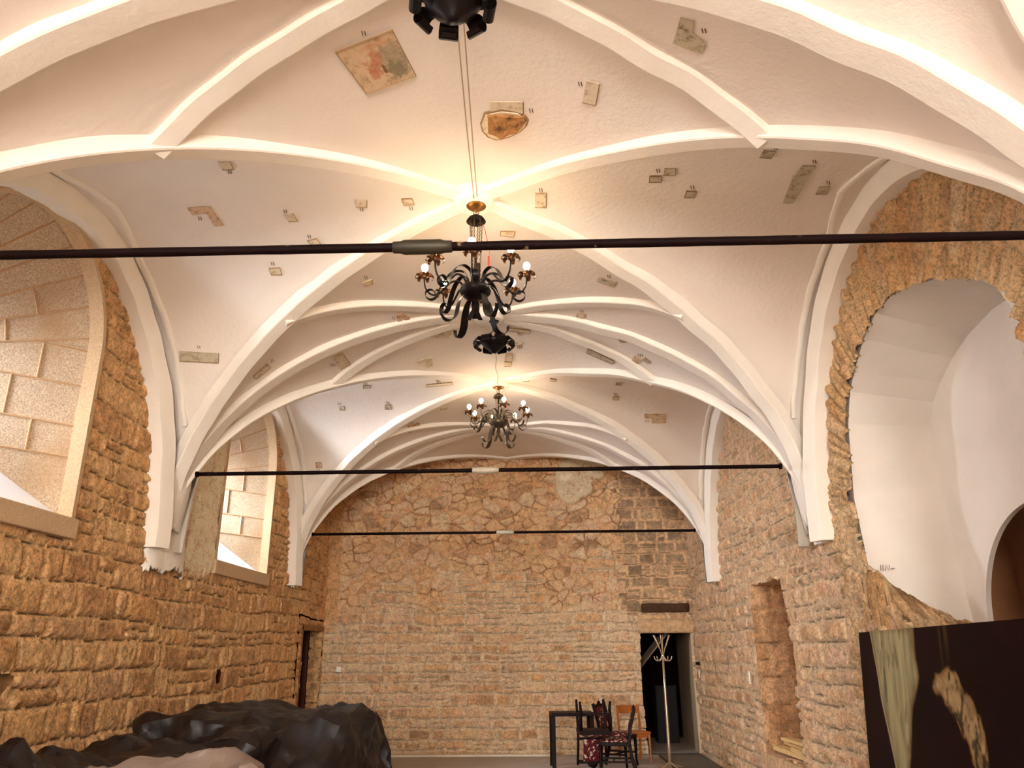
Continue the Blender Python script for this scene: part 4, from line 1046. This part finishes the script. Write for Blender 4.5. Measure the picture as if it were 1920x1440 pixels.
# ------------------------------------------------------------------ big unframed canvas leaning against the right wall
TL = Vector((2.75, 6.84, 1.77)); TRp = Vector((2.6, 4.29, 1.79)); BL = Vector((2.63, 6.86, .02))
eu = (TRp-TL).normalized(); ev = (BL-TL); ev = (ev-eu*ev.dot(eu)).normalized(); en = eu.cross(ev).normalized()
if en.x > 0: en = -en
CW, CH = 3.15, 1.75
def uv_of(px, py):
    d = pix(px, py); o = Vector((0, 0, EYE)); t = (TL-o).dot(en)/d.dot(en); q = o+d*t-TL; return q.dot(eu), q.dot(ev)
def poly_uv(P): return [uv_of(*p) for p in P]
def signed(U, V, P):
    """distance to polygon edge, positive inside"""
    ins = poly_mask(U, V, P); d = np.full(U.shape, 9.)
    for i in range(len(P)):
        (x0, y0), (x1, y1) = P[i], P[(i+1) % len(P)]; dx, dy = x1-x0, y1-y0; t = np.clip(((U-x0)*dx+(V-y0)*dy)/(dx*dx+dy*dy), 0, 1)
        d = np.minimum(d, np.hypot(U-x0-t*dx, V-y0-t*dy))
    return np.where(ins, d, -d)
na, nb = 400, 225
U, Vv = np.meshgrid(np.linspace(0, CW, na), np.linspace(0, CH, nb), indexing='ij'); nz = Noise(301)
C = np.zeros(U.shape+(3,))+np.array(lin((18, 0, 0))[:3]); C *= (1+1.2*nz.fbm(U*2, Vv*2, 3)[..., None])
pil = poly_uv([(1628, 1170), (1640, 1240), (1652, 1310), (1668, 1380), (1682, 1460), (1690, 1600), (1703, 1600), (1707, 1440), (1712, 1330), (1724, 1270), (1716, 1215), (1712, 1165)])
s = signed(U, Vv, pil)+.05*nz.fbm(U*8, Vv*3, 3); m = sm(-.01, .03, s)
st = nz.fbm(U*26, Vv*2.2, 4); base = np.array(lin((146, 134, 98))[:3])*(1+1.2*st[..., None]); edge = np.array(lin((96, 58, 20))[:3])
k = sm(.10, .0, s)[..., None]*.8; base = base*(1-k)+edge*k*(1+st[..., None]); dk = sm(.08, .3, nz.fbm(U*14, Vv*5, 4))[..., None]*.5; base = base*(1-dk)
wl = sm(.02, .0, np.abs(s-.012))[..., None]*(U < uv_of(1690, 1400)[0])[..., None]*.6; base = base*(1-wl)+np.array(lin((220, 208, 170))[:3])*wl
C = C*(1-m[..., None])+base*m[..., None]
log = poly_uv([(1755, 1262), (1775, 1250), (1792, 1256), (1806, 1285), (1822, 1312), (1838, 1350), (1850, 1390), (1860, 1440), (1868, 1500), (1840, 1520), (1826, 1440), (1812, 1395), (1792, 1352), (1772, 1325), (1756, 1298), (1749, 1290)])
s = signed(U, Vv, log)+.10*nz.fbm(U*9, Vv*9, 4); m = sm(-.005, .02, s)
st = nz.fbm(U*16+3, Vv*16, 5); base = np.array(lin((138, 112, 76))[:3])*(1+1.7*st[..., None]); k = sm(.06, .0, s)[..., None]*.7; base = base*(1-k)+np.array(lin((112, 72, 32))[:3])*k
dk = sm(.05, .2, nz.fbm(U*22, Vv*13, 4))[..., None]*.85; base = base*(1-dk)
C = C*(1-m[..., None])+base*m[..., None]
gl = (sm(.05, 0, np.abs(U-uv_of(1770, 1175)[0]))*sm(.30, .0, Vv)*.35+sm(.03, 0, np.abs(U-uv_of(1762, 1200)[0]))*sm(.4, .1, Vv)*.25)[..., None]
C = C*(1-gl)+np.array(lin((90, 70, 36))[:3])*gl; C = np.clip(C, 0, 1)
root = empty('leaning_canvas', TL); tag(root, 'large unframed dark canvas with a pale pillar and log shape, leaning at right wall', 'painting')
P = [tuple(eu*float(u)+ev*float(v)) for u, v in zip(U.ravel(), Vv.ravel())]
me = bpy.data.meshes.new('painted_surface'); q = np.arange(na*nb).reshape(na, nb); q = np.stack([q[:-1, :-1], q[:-1, 1:], q[1:, 1:], q[1:, :-1]], -1).reshape(-1, 4)
me.from_pydata(P, [], q.tolist()); at = me.color_attributes.new('col', 'FLOAT_COLOR', 'POINT'); at.data.foreach_set('color', np.concatenate([C.reshape(-1, 3), np.ones((na*nb, 1))], 1).astype(np.float32).ravel())
M_canvas = mat('oil_paint', (30, 10, 8), .55, attr='col', bump=.0006, bscale=200, spec=.08); me.materials.append(M_canvas)
o = bpy.data.objects.new('painted_surface', me); COL.objects.link(o); o.parent = root
M_edge = mat('canvas_edge', (34, 12, 10), .7)
b = MB(); c = [Vector((0, 0, 0)), eu*CW, eu*CW+ev*CH, ev*CH]; back = -en*.035
b.add([p-en*.001 for p in c]+[p+back for p in c], [(4, 5, 6, 7), (0, 1, 5, 4), (1, 2, 6, 5), (2, 3, 7, 6), (3, 0, 4, 7)]); b.obj('stretcher_edge', M_edge, root)

# ------------------------------------------------------------------ coat rack
M_chrome = mat('pale_chrome', (206, 188, 160), .3, metal=.75)
root = empty('coat_rack', (2.0, 12.42, 0)); tag(root, 'tall pale metal coat rack with upright prongs in front of the far doorway', 'coat rack')
MB().tube([(0, 0, .02), (0, 0, .3), (0, 0, 1.0), (0, 0, 1.55)], [.024, .022, .018, .014], 14).obj('pole', M_chrome, root, smooth=True)
MB().lathe([(0, 1.52), (.018, 1.525), (.022, 1.55), (.018, 1.60), (0, 1.605)], (0, 0, 0), 14).obj('collar', M_chrome, root, smooth=True)
for k in range(6):
    a = k*math.pi/3+.25; d = Vector((math.cos(a), math.sin(a), 0))
    MB().tube([d*.012+Vector((0, 0, 1.56)), d*.035+Vector((0, 0, 1.64)), d*.09+Vector((0, 0, 1.76)), d*.135+Vector((0, 0, 1.855))], .0065, 8).obj('prong', M_chrome, root, smooth=True)
for k in range(5):
    a = k*2*math.pi/5+.1; pts, sd = ring([(.01, 1.56), (.04, 1.505), (.085, 1.485), (.125, 1.505), (.14, 1.55)], a, 14)
    MB().tube(pts, .0075, 8).obj('hook', M_chrome, root, smooth=True)
for k in range(4):
    a = k*math.pi/2+.6; d = Vector((math.cos(a), math.sin(a), 0)); MB().tube([Vector((0, 0, .10)), d*.10+Vector((0, 0, .05)), d*.24+Vector((0, 0, .012))], .010, 8).obj('foot', M_chrome, root)

# ------------------------------------------------------------------ chairs and table by the end wall
M_dwood = mat('dark_polished_wood', (20, 3, 3), .5, var=.3, vscale=12, spec=.12)
M_uph = mat('red_patterned_cloth', (84, 8, 14), .8, var2=((214, 190, 168), 24, .56, .60))
M_owood = mat('orange_varnished_wood', (168, 92, 30), .4, var=.25, vscale=9, spec=.4, coat=.2)
def dark_chair(label):
    root = empty('upholstered_chair'); tag(root, label, 'chair', 'dark chairs with red patterned upholstery')
    # faces +y; width along x .46, seat at .44
    MB().box((0, 0, .405), (.45, .44, .055)).obj('seat_frame', M_dwood, root, bevel=.006)
    m = MB(); n = 8; vs = []
    for i in range(n+1):
        for j in range(n+1):
            a, b_ = i/n-.5, j/n-.5; vs.append((a*.43, b_*.42, .432+.045*(1-(2*a)**4)*(1-(2*b_)**4)))
    m.add(vs, [(i*(n+1)+j, (i+1)*(n+1)+j, (i+1)*(n+1)+j+1, i*(n+1)+j+1) for i in range(n) for j in range(n)]); m.obj('seat_cushion', M_uph, root, smooth=True)
    for sx in (-1, 1):
        MB().tube([(sx*.205, .195, .40), (sx*.21, .20, .25), (sx*.205, .20, .1), (sx*.215, .215, 0)], [.026, .024, .020, .017], 8).obj('front_leg', M_dwood, root, smooth=True)
        pts = [(sx*.20, -.30, 0), (sx*.20, -.235, .2), (sx*.20, -.205, .42), (sx*.20, -.225, .6), (sx*.205, -.28, .80), (sx*.205, -.30, .87)]
        MB().ribbon(pts, (1, 0, 0), .032, .045).obj('back_post', M_dwood, root, bevel=.006)
    MB().box((0, -.288, .83), (.40, .03, .05)).obj('top_rail', M_dwood, root, bevel=.01)
    MB().lathe([(0, 0), (.05, .0), (.045, .02), (.02, .05), (.0, .06)], (0, -.292, .85), 12, sx=1.4, sy=.3).obj('carved_crest', M_dwood, root)
    MB().box((0, -.222, .52), (.38, .025, .035)).obj('lower_rail', M_dwood, root, bevel=.006)
    pts = [(0, -.215, .53), (0, -.226, .62), (0, -.252, .72), (0, -.283, .82)]
    MB().ribbon(pts, (1, 0, 0), .25, .045).obj('back_panel', M_uph, root, bevel=.008)
    for z in (.18,):
        MB().box((-.205, -.01, z), (.02, .42, .025)).box((.205, -.01, z), (.02, .42, .025)).box((0, .02, z), (.40, .02, .025)).obj('stretcher', M_dwood, root)
    return root
def place(o, loc, rot): o.location = loc; o.rotation_euler = rot; return o
place(dark_chair('upright dark chair facing left, its red patterned back at the right of the pile'), (1.17, 12.0, 0), (0, 0, R(84)))
place(dark_chair('dark chair turned upside down on another seat, legs in the air'), (.88, 11.98, .958), (R(180), 0, R(4)))
place(dark_chair('dark carved chair standing behind the pile, showing its red back panel'), (1.30, 12.80, 0), (0, 0, R(-118)))
root = empty('wooden_chair', (1.62, 13.36, 0), R(196)); tag(root, 'plain orange wooden chair by the end wall left of the doorway', 'chair')
MB().box((0, 0, .415), (.40, .40, .03)).obj('seat', M_owood, root, bevel=.008)
MB().box((0, .175, .375), (.36, .02, .06)).box((0, -.175, .375), (.36, .02, .06)).box((.175, 0, .375), (.02, .36, .06)).box((-.175, 0, .375), (.02, .36, .06)).obj('seat_frame', M_owood, root)
for sx in (-1, 1):
    MB().tube([(sx*.175, .175, .41), (sx*.18, .185, 0)], [.020, .015], 8).obj('front_leg', M_owood, root)
    MB().ribbon([(sx*.18, -.22, 0), (sx*.18, -.185, .42), (sx*.18, -.20, .6), (sx*.18, -.235, .80)], (1, 0, 0), .028, .03).obj('back_post', M_owood, root)
MB().ribbon([(-.19, -.218, .735), (-.10, -.235, .735), (0, -.24, .735), (.10, -.235, .735), (.19, -.218, .735)], (0, 0, 1), .12, .014).obj('backrest', M_owood, root, bevel=.003)
root = empty('dark_table', (.60, 12.72, 0), R(4)); tag(root, 'small dark square framed table left of the chair pile', 'table')
MB().box((0, 0, .735), (.64, .42, .05)).obj('table_top', M_dwood, root, bevel=.004)
for sx in (-1, 1):
    for sy in (-1, 1): MB().box((sx*.29, sy*.18, .355), (.055, .055, .71)).obj('leg', M_dwood, root, bevel=.003)

# ------------------------------------------------------------------ boards in the niche, plates, grate, base strip
M_board = mat('pale_board', (222, 184, 124), .7, var=.2, vscale=14, bump=.001)
for i, (x, y, z, L, w, h, rz, lab) in enumerate([
     (XR+.12, 9.60, .53, 1.15, .14, .05, 2, 'lowest pale board lying on the sill of the tall niche'),
     (XR+.315, 9.45, .53, 1.0, .12, .05, -3, 'short pale board at the back of the niche sill'),
     (XR+.24, 9.58, .585, 1.2, .13, .035, 1, 'middle pale board of the little stack in the niche'),
     (XR+.08, 9.25, .582, .62, .10, .045, -4, 'short board on the near end of the niche stack'),
     (XR+.19, 9.52, .640, 1.05, .13, .035, 3, 'topmost pale board of the little stack in the niche')]):
    o = MB().box((0, 0, 0), (w, L, h)).obj('wooden_board', M_board, bevel=.004, loc=(x, y, z)); o.rotation_euler = (0, 0, R(rz)); tag(o, lab, 'board', 'boards stacked in the niche')
M_plate = mat('white_plastic', (240, 232, 214), .5)
root = empty('light_switch', (-3.33, ZB-.055, 1.36)); tag(root, 'small white switch plate on the end wall beside the dark left door', 'switch')
MB().box((0, 0, 0), (.085, .012, .085)).obj('plate', M_plate, root, bevel=.003); MB().box((0, -.009, 0), (.045, .01, .05)).obj('rocker', M_plate, root, bevel=.002)
o = MB().box((XR-.05, 10.62, 1.30), (.012, .055, .15)).obj('wall_plate', M_plate, bevel=.002); tag(o, 'narrow white plate on the right wall beside the tall niche', 'switch')
o = MB().box((XR-.05, 13.75, 1.26), (.012, .06, .12)).obj('wall_plate', M_plate, bevel=.002); tag(o, 'small white plate on the right wall near the far doorway', 'switch')
o = MB().tube([(XR-.02, 13.80, 1.42), (XR-.08, 13.80, 1.42)], [.03, .02], 10).obj('hook_plate', M_iron); tag(o, 'small dark knob above the white plate by the far doorway', 'hook')
M_grate = mat('floor_grate', (92, 80, 66), .6, metal=.3)
root = empty('floor_grate', (2.42, 13.2, .006)); tag(root, 'dark slotted grate in the floor at the foot of the coat rack corner', 'grate')
g = MB()
for k in range(24): g.box((0, -.72+k*.062, .003), (.66, .018, .008))
g.obj('slats', M_grate, root); MB().box((-.34, 0, .003), (.03, 1.5, .012)).box((.34, 0, .003), (.03, 1.5, .012)).box((0, .75, .003), (.7, .03, .012)).box((0, -.75, .003), (.7, .03, .012)).obj('rim', M_grate, root)
M_strip = mat('pale_stone_strip', (226, 212, 190), .7, var=.1, vscale=4)
o = MB().box((-1.2, ZB-.16, .012), (3.1, .14, .03)).obj('trim_3', M_strip); o['kind'] = 'structure'
# dark wardrobe in the passage beyond the doorway
M_ward = mat('dark_cupboard', (14, 4, 3), .7, var=.3, vscale=6)
root = empty('dark_cupboard', (2.55, ZB+1.75, 0)); tag(root, 'dark wooden cupboard in the gloom of the passage behind the doorway', 'cupboard')
MB().box((0, 0, .5), (.40, .4, 1.0)).obj('body', M_ward, root, bevel=.01); MB().box((-.05, -.21, .5), (.26, .02, .88)).obj('door', M_ward, root, bevel=.005)
# round piece of old painted plaster left on the end wall
frag = [(1042, 885), (1050, 868), (1066, 857), (1088, 852), (1112, 856), (1132, 863), (1138, 876), (1132, 893), (1120, 898), (1108, 905), (1112, 918), (1104, 928), (1090, 932), (1080, 942), (1064, 944), (1052, 934), (1044, 920), (1041, 902)]
P = [on_y(x, y, ZB-.05) for x, y in frag]; c0 = sum(P, Vector())/len(P); N_ = len(P); K = 10; vs = []
for k in range(K+2):
    for i, p in enumerate(P):
        q = (p-c0)*min(1, k/K); r_ = .012*float(nz.fbm(np.array([q.x*9]), np.array([q.z*9]), 3)[0]); vs.append((q.x, (r_ if k <= K else .06), q.z))
fs = [(k*N_+i, (k+1)*N_+i, (k+1)*N_+(i+1) % N_, k*N_+(i+1) % N_) for k in range(K+1) for i in range(N_)]
M_frag = m_patch('faded_fresco', (212, 192, 158), (150, 126, 92), [((176, 120, 84), 5, .58, .66), ((232, 220, 196), 4, .52, .6)])
o = mesh_obj('fresco_fragment', vs, fs, M_frag, loc=c0, smooth=True); tag(o, 'pale round fragment of faded fresco high on the end wall, right of centre', 'fresco')

# pencilled note on the plaster of the recess, beside a small test cut
o_ = MB()
def scr(pts):
    q = []
    for x, y in pts:
        d = pix(x, y); t = 6.655/d.y; q.append(Vector((0, 0, EYE))+d*t)
    o_.tube(q, .0028, 4)
for st in ([(1651, 1059), (1652, 1070)], [(1655, 1059), (1656, 1070)], [(1660, 1070), (1661, 1060), (1667, 1069), (1668, 1059)], [(1670, 1067), (1673, 1065), (1673, 1068), (1676, 1065), (1678, 1067)]): scr(st)
c0 = o_.v[0]; o_.v = [(a-c0[0], b-c0[1], c-c0[2]) for a, b, c in o_.v]
q = o_.obj('pencilled_note', M_mark, loc=c0); tag(q, 'pencilled tally and letter N on the plaster at the foot of the recess', 'writing')
# ------------------------------------------------------------------ plastic sheets draped over the piled things (relaxed as cloth)
def drape(x0, x1, y0, y1, boxes, seed, d=.05, comp=.9, z0=1.3, steps=150, iters=10, wall=True):
    rs = np.random.RandomState(seed); nx = int((x1-x0)/(d*comp))+1; ny = int((y1-y0)/(d*comp))+1
    X, Y = np.meshgrid(np.linspace(x0, x1, nx), np.linspace(y0, y1, ny), indexing='ij'); n_ = Noise(seed)
    P = np.stack([X, Y, z0+.16*n_.fbm(X*3, Y*3, 4)+.02*rs.rand(nx, ny)], -1); Vl = np.zeros_like(P)
    cons = []
    def add(i, j, L):
        a = (slice(0, nx-i), slice(max(0, -j), ny-max(0, j))); b = (slice(i, nx), slice(max(0, j), ny+min(0, j)))
        cons.append((a, b, L, i, j))
    for i, j in ((1, 0), (0, 1), (1, 1), (1, -1), (2, 0), (0, 2)): add(i, j, d*math.hypot(i, j))
    def collide(P, Q):
        hit = np.zeros(P.shape[:2], bool)
        for (ax, bx, ay, by, t) in boxes:
            px, py, pz = P[..., 0], P[..., 1], P[..., 2]
            i = (px > ax) & (px < bx) & (py > ay) & (py < by) & (pz < t)
            if not i.any(): continue
            pen = np.stack([px-ax, bx-px, py-ay, by-py, t-pz], -1); k = pen.argmin(-1)
            for q, (c, v) in enumerate(((0, ax), (0, bx), (1, ay), (1, by), (2, t))):
                m = i & (k == q); P[..., c][m] = v
            hit |= i
        m = P[..., 2] < .015; P[..., 2][m] = .015; hit |= m
        m = P[..., 0] < XL+.06; P[..., 0][m] = XL+.06
        P[hit] = P[hit]*.35+np.where(np.ones(3, bool), Q[hit], 0)*.65 if False else P[hit]
        return hit
    dt = 1/50
    for s_ in range(steps):
        Vl[..., 2] -= 9.8*dt; Q = P.copy(); P = P+Vl*dt
        for it in range(iters):
            for (a, b, L, i, j) in cons:
                # two passes on alternating parity keep it stable
                A_, B_ = P[a], P[b]; D = B_-A_; l = np.linalg.norm(D, axis=-1, keepdims=True)+1e-9
                st = .9 if i+abs(j) == 1 else (.35 if max(i, abs(j)) == 1 else .03)
                if max(i, abs(j)) == 2: corr = D*(l-L)/l*.5*st*(l < L*.8)
                else: corr = D*(l-L)/l*.5*st
                par = (np.arange(P.shape[0])[a[0], None] // max(i, 1) + np.arange(P.shape[1])[None, a[1]] // max(abs(j), 1)*(0 if i else 1)) % 2
                for e in (0, 1):
                    if e:
                        A_, B_ = P[a], P[b]; D = B_-A_; l = np.linalg.norm(D, axis=-1, keepdims=True)+1e-9
                        corr = D*(l-L)/l*.5*st*((l < L*.8) if max(i, abs(j)) == 2 else 1)
                    w = (par == e)[..., None]; P[a] += corr*w; P[b] -= corr*w
            hit = collide(P, Q)
        Vl = (P-Q)/dt*.985; Vl[hit] *= .15
        np.clip(Vl, -3, 3, out=Vl)
    return P
def sheet(name, P, m, label, sd=3, crumple=.75):
    nx, ny = P.shape[:2]
    # refine and crease: crumpled folds along the normals of the relaxed sheet
    for _ in range(1):
        Q = np.zeros((2*nx-1, ny, 3)); Q[::2] = P; Q[1::2] = (P[1:]+P[:-1])/2; P = Q; nx = 2*nx-1
        Q = np.zeros((nx, 2*ny-1, 3)); Q[:, ::2] = P; Q[:, 1::2] = (P[:, 1:]+P[:, :-1])/2; P = Q; ny = 2*ny-1
    gx = np.gradient(P, axis=0); gy = np.gradient(P, axis=1); Nn = np.cross(gx, gy); Nn /= np.linalg.norm(Nn, axis=-1, keepdims=True)+1e-9
    s0 = np.arange(nx)[:, None]*.026+np.zeros((1, ny)); t0 = np.arange(ny)[None, :]*.026+np.zeros((nx, 1)); n_ = Noise(sd)
    def facet(k, sc, seed2):
        # distance to a jittered lattice of peaks gives flat facets with sharp creases
        x = (s0+.10*n_.fbm(s0*2, t0*2, 2))*sc; y = (t0+.10*n_.fbm(s0*2+9, t0*2, 2))*sc; T = np.random.RandomState(seed2).rand(3, 64, 64); xi = np.floor(x).astype(int); yi = np.floor(y).astype(int)
        h = np.full(x.shape, -9.)
        for i in (-1, 0, 1):
            for j in (-1, 0, 1):
                a = xi+i; b = yi+j; ux = x-(a+T[0, a % 64, b % 64]); uy = y-(b+T[1, a % 64, b % 64]); an = T[2, a % 64, b % 64]*6.28
                h = np.maximum(h, 1-np.hypot(ux, uy)*1.0-.35*np.abs(ux*np.cos(an)+uy*np.sin(an)))
        return h*k
    def planes(sc, seed2):
        rs = np.random.RandomState(seed2); h = np.zeros((nx, ny))
        for _ in range(7):
            a = rs.rand()*3.14; f = sc*rs.uniform(.6, 1.6); ph = rs.rand()*9
            w = (s0*math.cos(a)+t0*math.sin(a))*f+ph+.9*n_.fbm(s0*.9+ph, t0*.9, 2); h += np.abs((w % 2)-1)*rs.uniform(.4, 1)/f
        return h
    def tin(sc, seed2, wp=.05):
        """piecewise flat facets: random heights joined by straight triangles"""
        x = (s0+wp*n_.fbm(s0*3, t0*3, 2))*sc; y = (t0+wp*n_.fbm(s0*3+7, t0*3, 2))*sc; T = np.random.RandomState(seed2).rand(128, 128)
        k = (x+y)*.366; i = np.floor(x+k).astype(int); j = np.floor(y+k).astype(int); u = (x+k)-i; v = (y+k)-j
        a = T[i % 128, j % 128]; b = T[(i+1) % 128, j % 128]; c_ = T[i % 128, (j+1) % 128]; d_ = T[(i+1) % 128, (j+1) % 128]
        return np.where(u > v, a*(1-u)+b*(u-v)+d_*v, a*(1-v)+c_*(v-u)+d_*u)
    D = .14*tin(2.6, sd, .02)+.13*tin(5.2, sd+1, .02)+.05*tin(11, sd+2, .01)+.03*planes(1.2, sd+2)
    D = D-D.mean(); P = P+Nn*D[..., None]*crumple*np.sign(Nn[..., 2:].mean() if True else 1)
    P[..., 2] = np.maximum(P[..., 2], .02); P[..., 0] = np.maximum(P[..., 0], XL+.07)
    c = P.reshape(-1, 3).mean(0); c[2] = 0
    vs = (P.reshape(-1, 3)-c); I = np.arange(nx*ny).reshape(nx, ny); q = np.stack([I[:-1, :-1], I[1:, :-1], I[1:, 1:], I[:-1, 1:]], -1).reshape(-1, 4)
    o = mesh_obj(name, vs.tolist(), q.tolist(), m, smooth=True, loc=tuple(c)); tag(o, label, 'plastic sheet')
    o.data.set_sharp_from_angle(angle=R(20))
    return o
M_tarp = mat('black_plastic_sheet', (24, 13, 9), .48, bump=.004, bscale=7, spec=.35)
M_tarp2 = mat('grey_plastic_sheet', (116, 98, 86), .40, bump=.003, bscale=9, spec=.6)
far = [(-3.4, -1.52, 7.15, 8.7, 1.10), (-2.5, -1.56, 7.2, 8.0, 1.15), (-3.3, -2.6, 8.0, 8.6, 1.16), (-3.15, -2.95, 7.4, 7.6, 1.13), (-2.62, -2.2, 6.6, 7.1, 1.02),
       (-3.45, -2.35, 4.9, 6.9, .92), (-3.2, -3.05, 6.5, 6.7, 1.07), (-2.8, -2.6, 6.2, 6.35, 1.02), (-3.4, -3.2, 5.6, 5.8, 1.06), (-3.5, -2.4, 3.6, 5.0, 1.0), (-3.1, -2.9, 4.5, 4.6, 1.10), (-3.3, -3.1, 5.1, 5.2, 1.12)]
under = [(-2.02, -1.42, 3.6, 4.25, .96)]
P = drape(-3.66, -1.02, 3.2, 9.2, far+under, 5, d=.056, comp=.92)
sheet('plastic_sheet', P, M_tarp, 'black plastic sheet draped over the long pile along the left wall')
P2 = drape(-2.35, -1.0, 3.2, 4.95, [(-2.28, -1.34, 3.55, 4.40, 1.10), (-1.65, -1.48, 4.1, 4.36, 1.18), (-1.98, -1.8, 4.0, 4.3, 1.14), (-1.45, -1.38, 3.9, 4.3, 1.15)], 8, d=.045, comp=.9, z0=1.4)
sheet('plastic_sheet', P2, M_tarp2, 'greyish brown plastic sheet over the low pile at the bottom edge, front left', sd=9, crumple=.5)
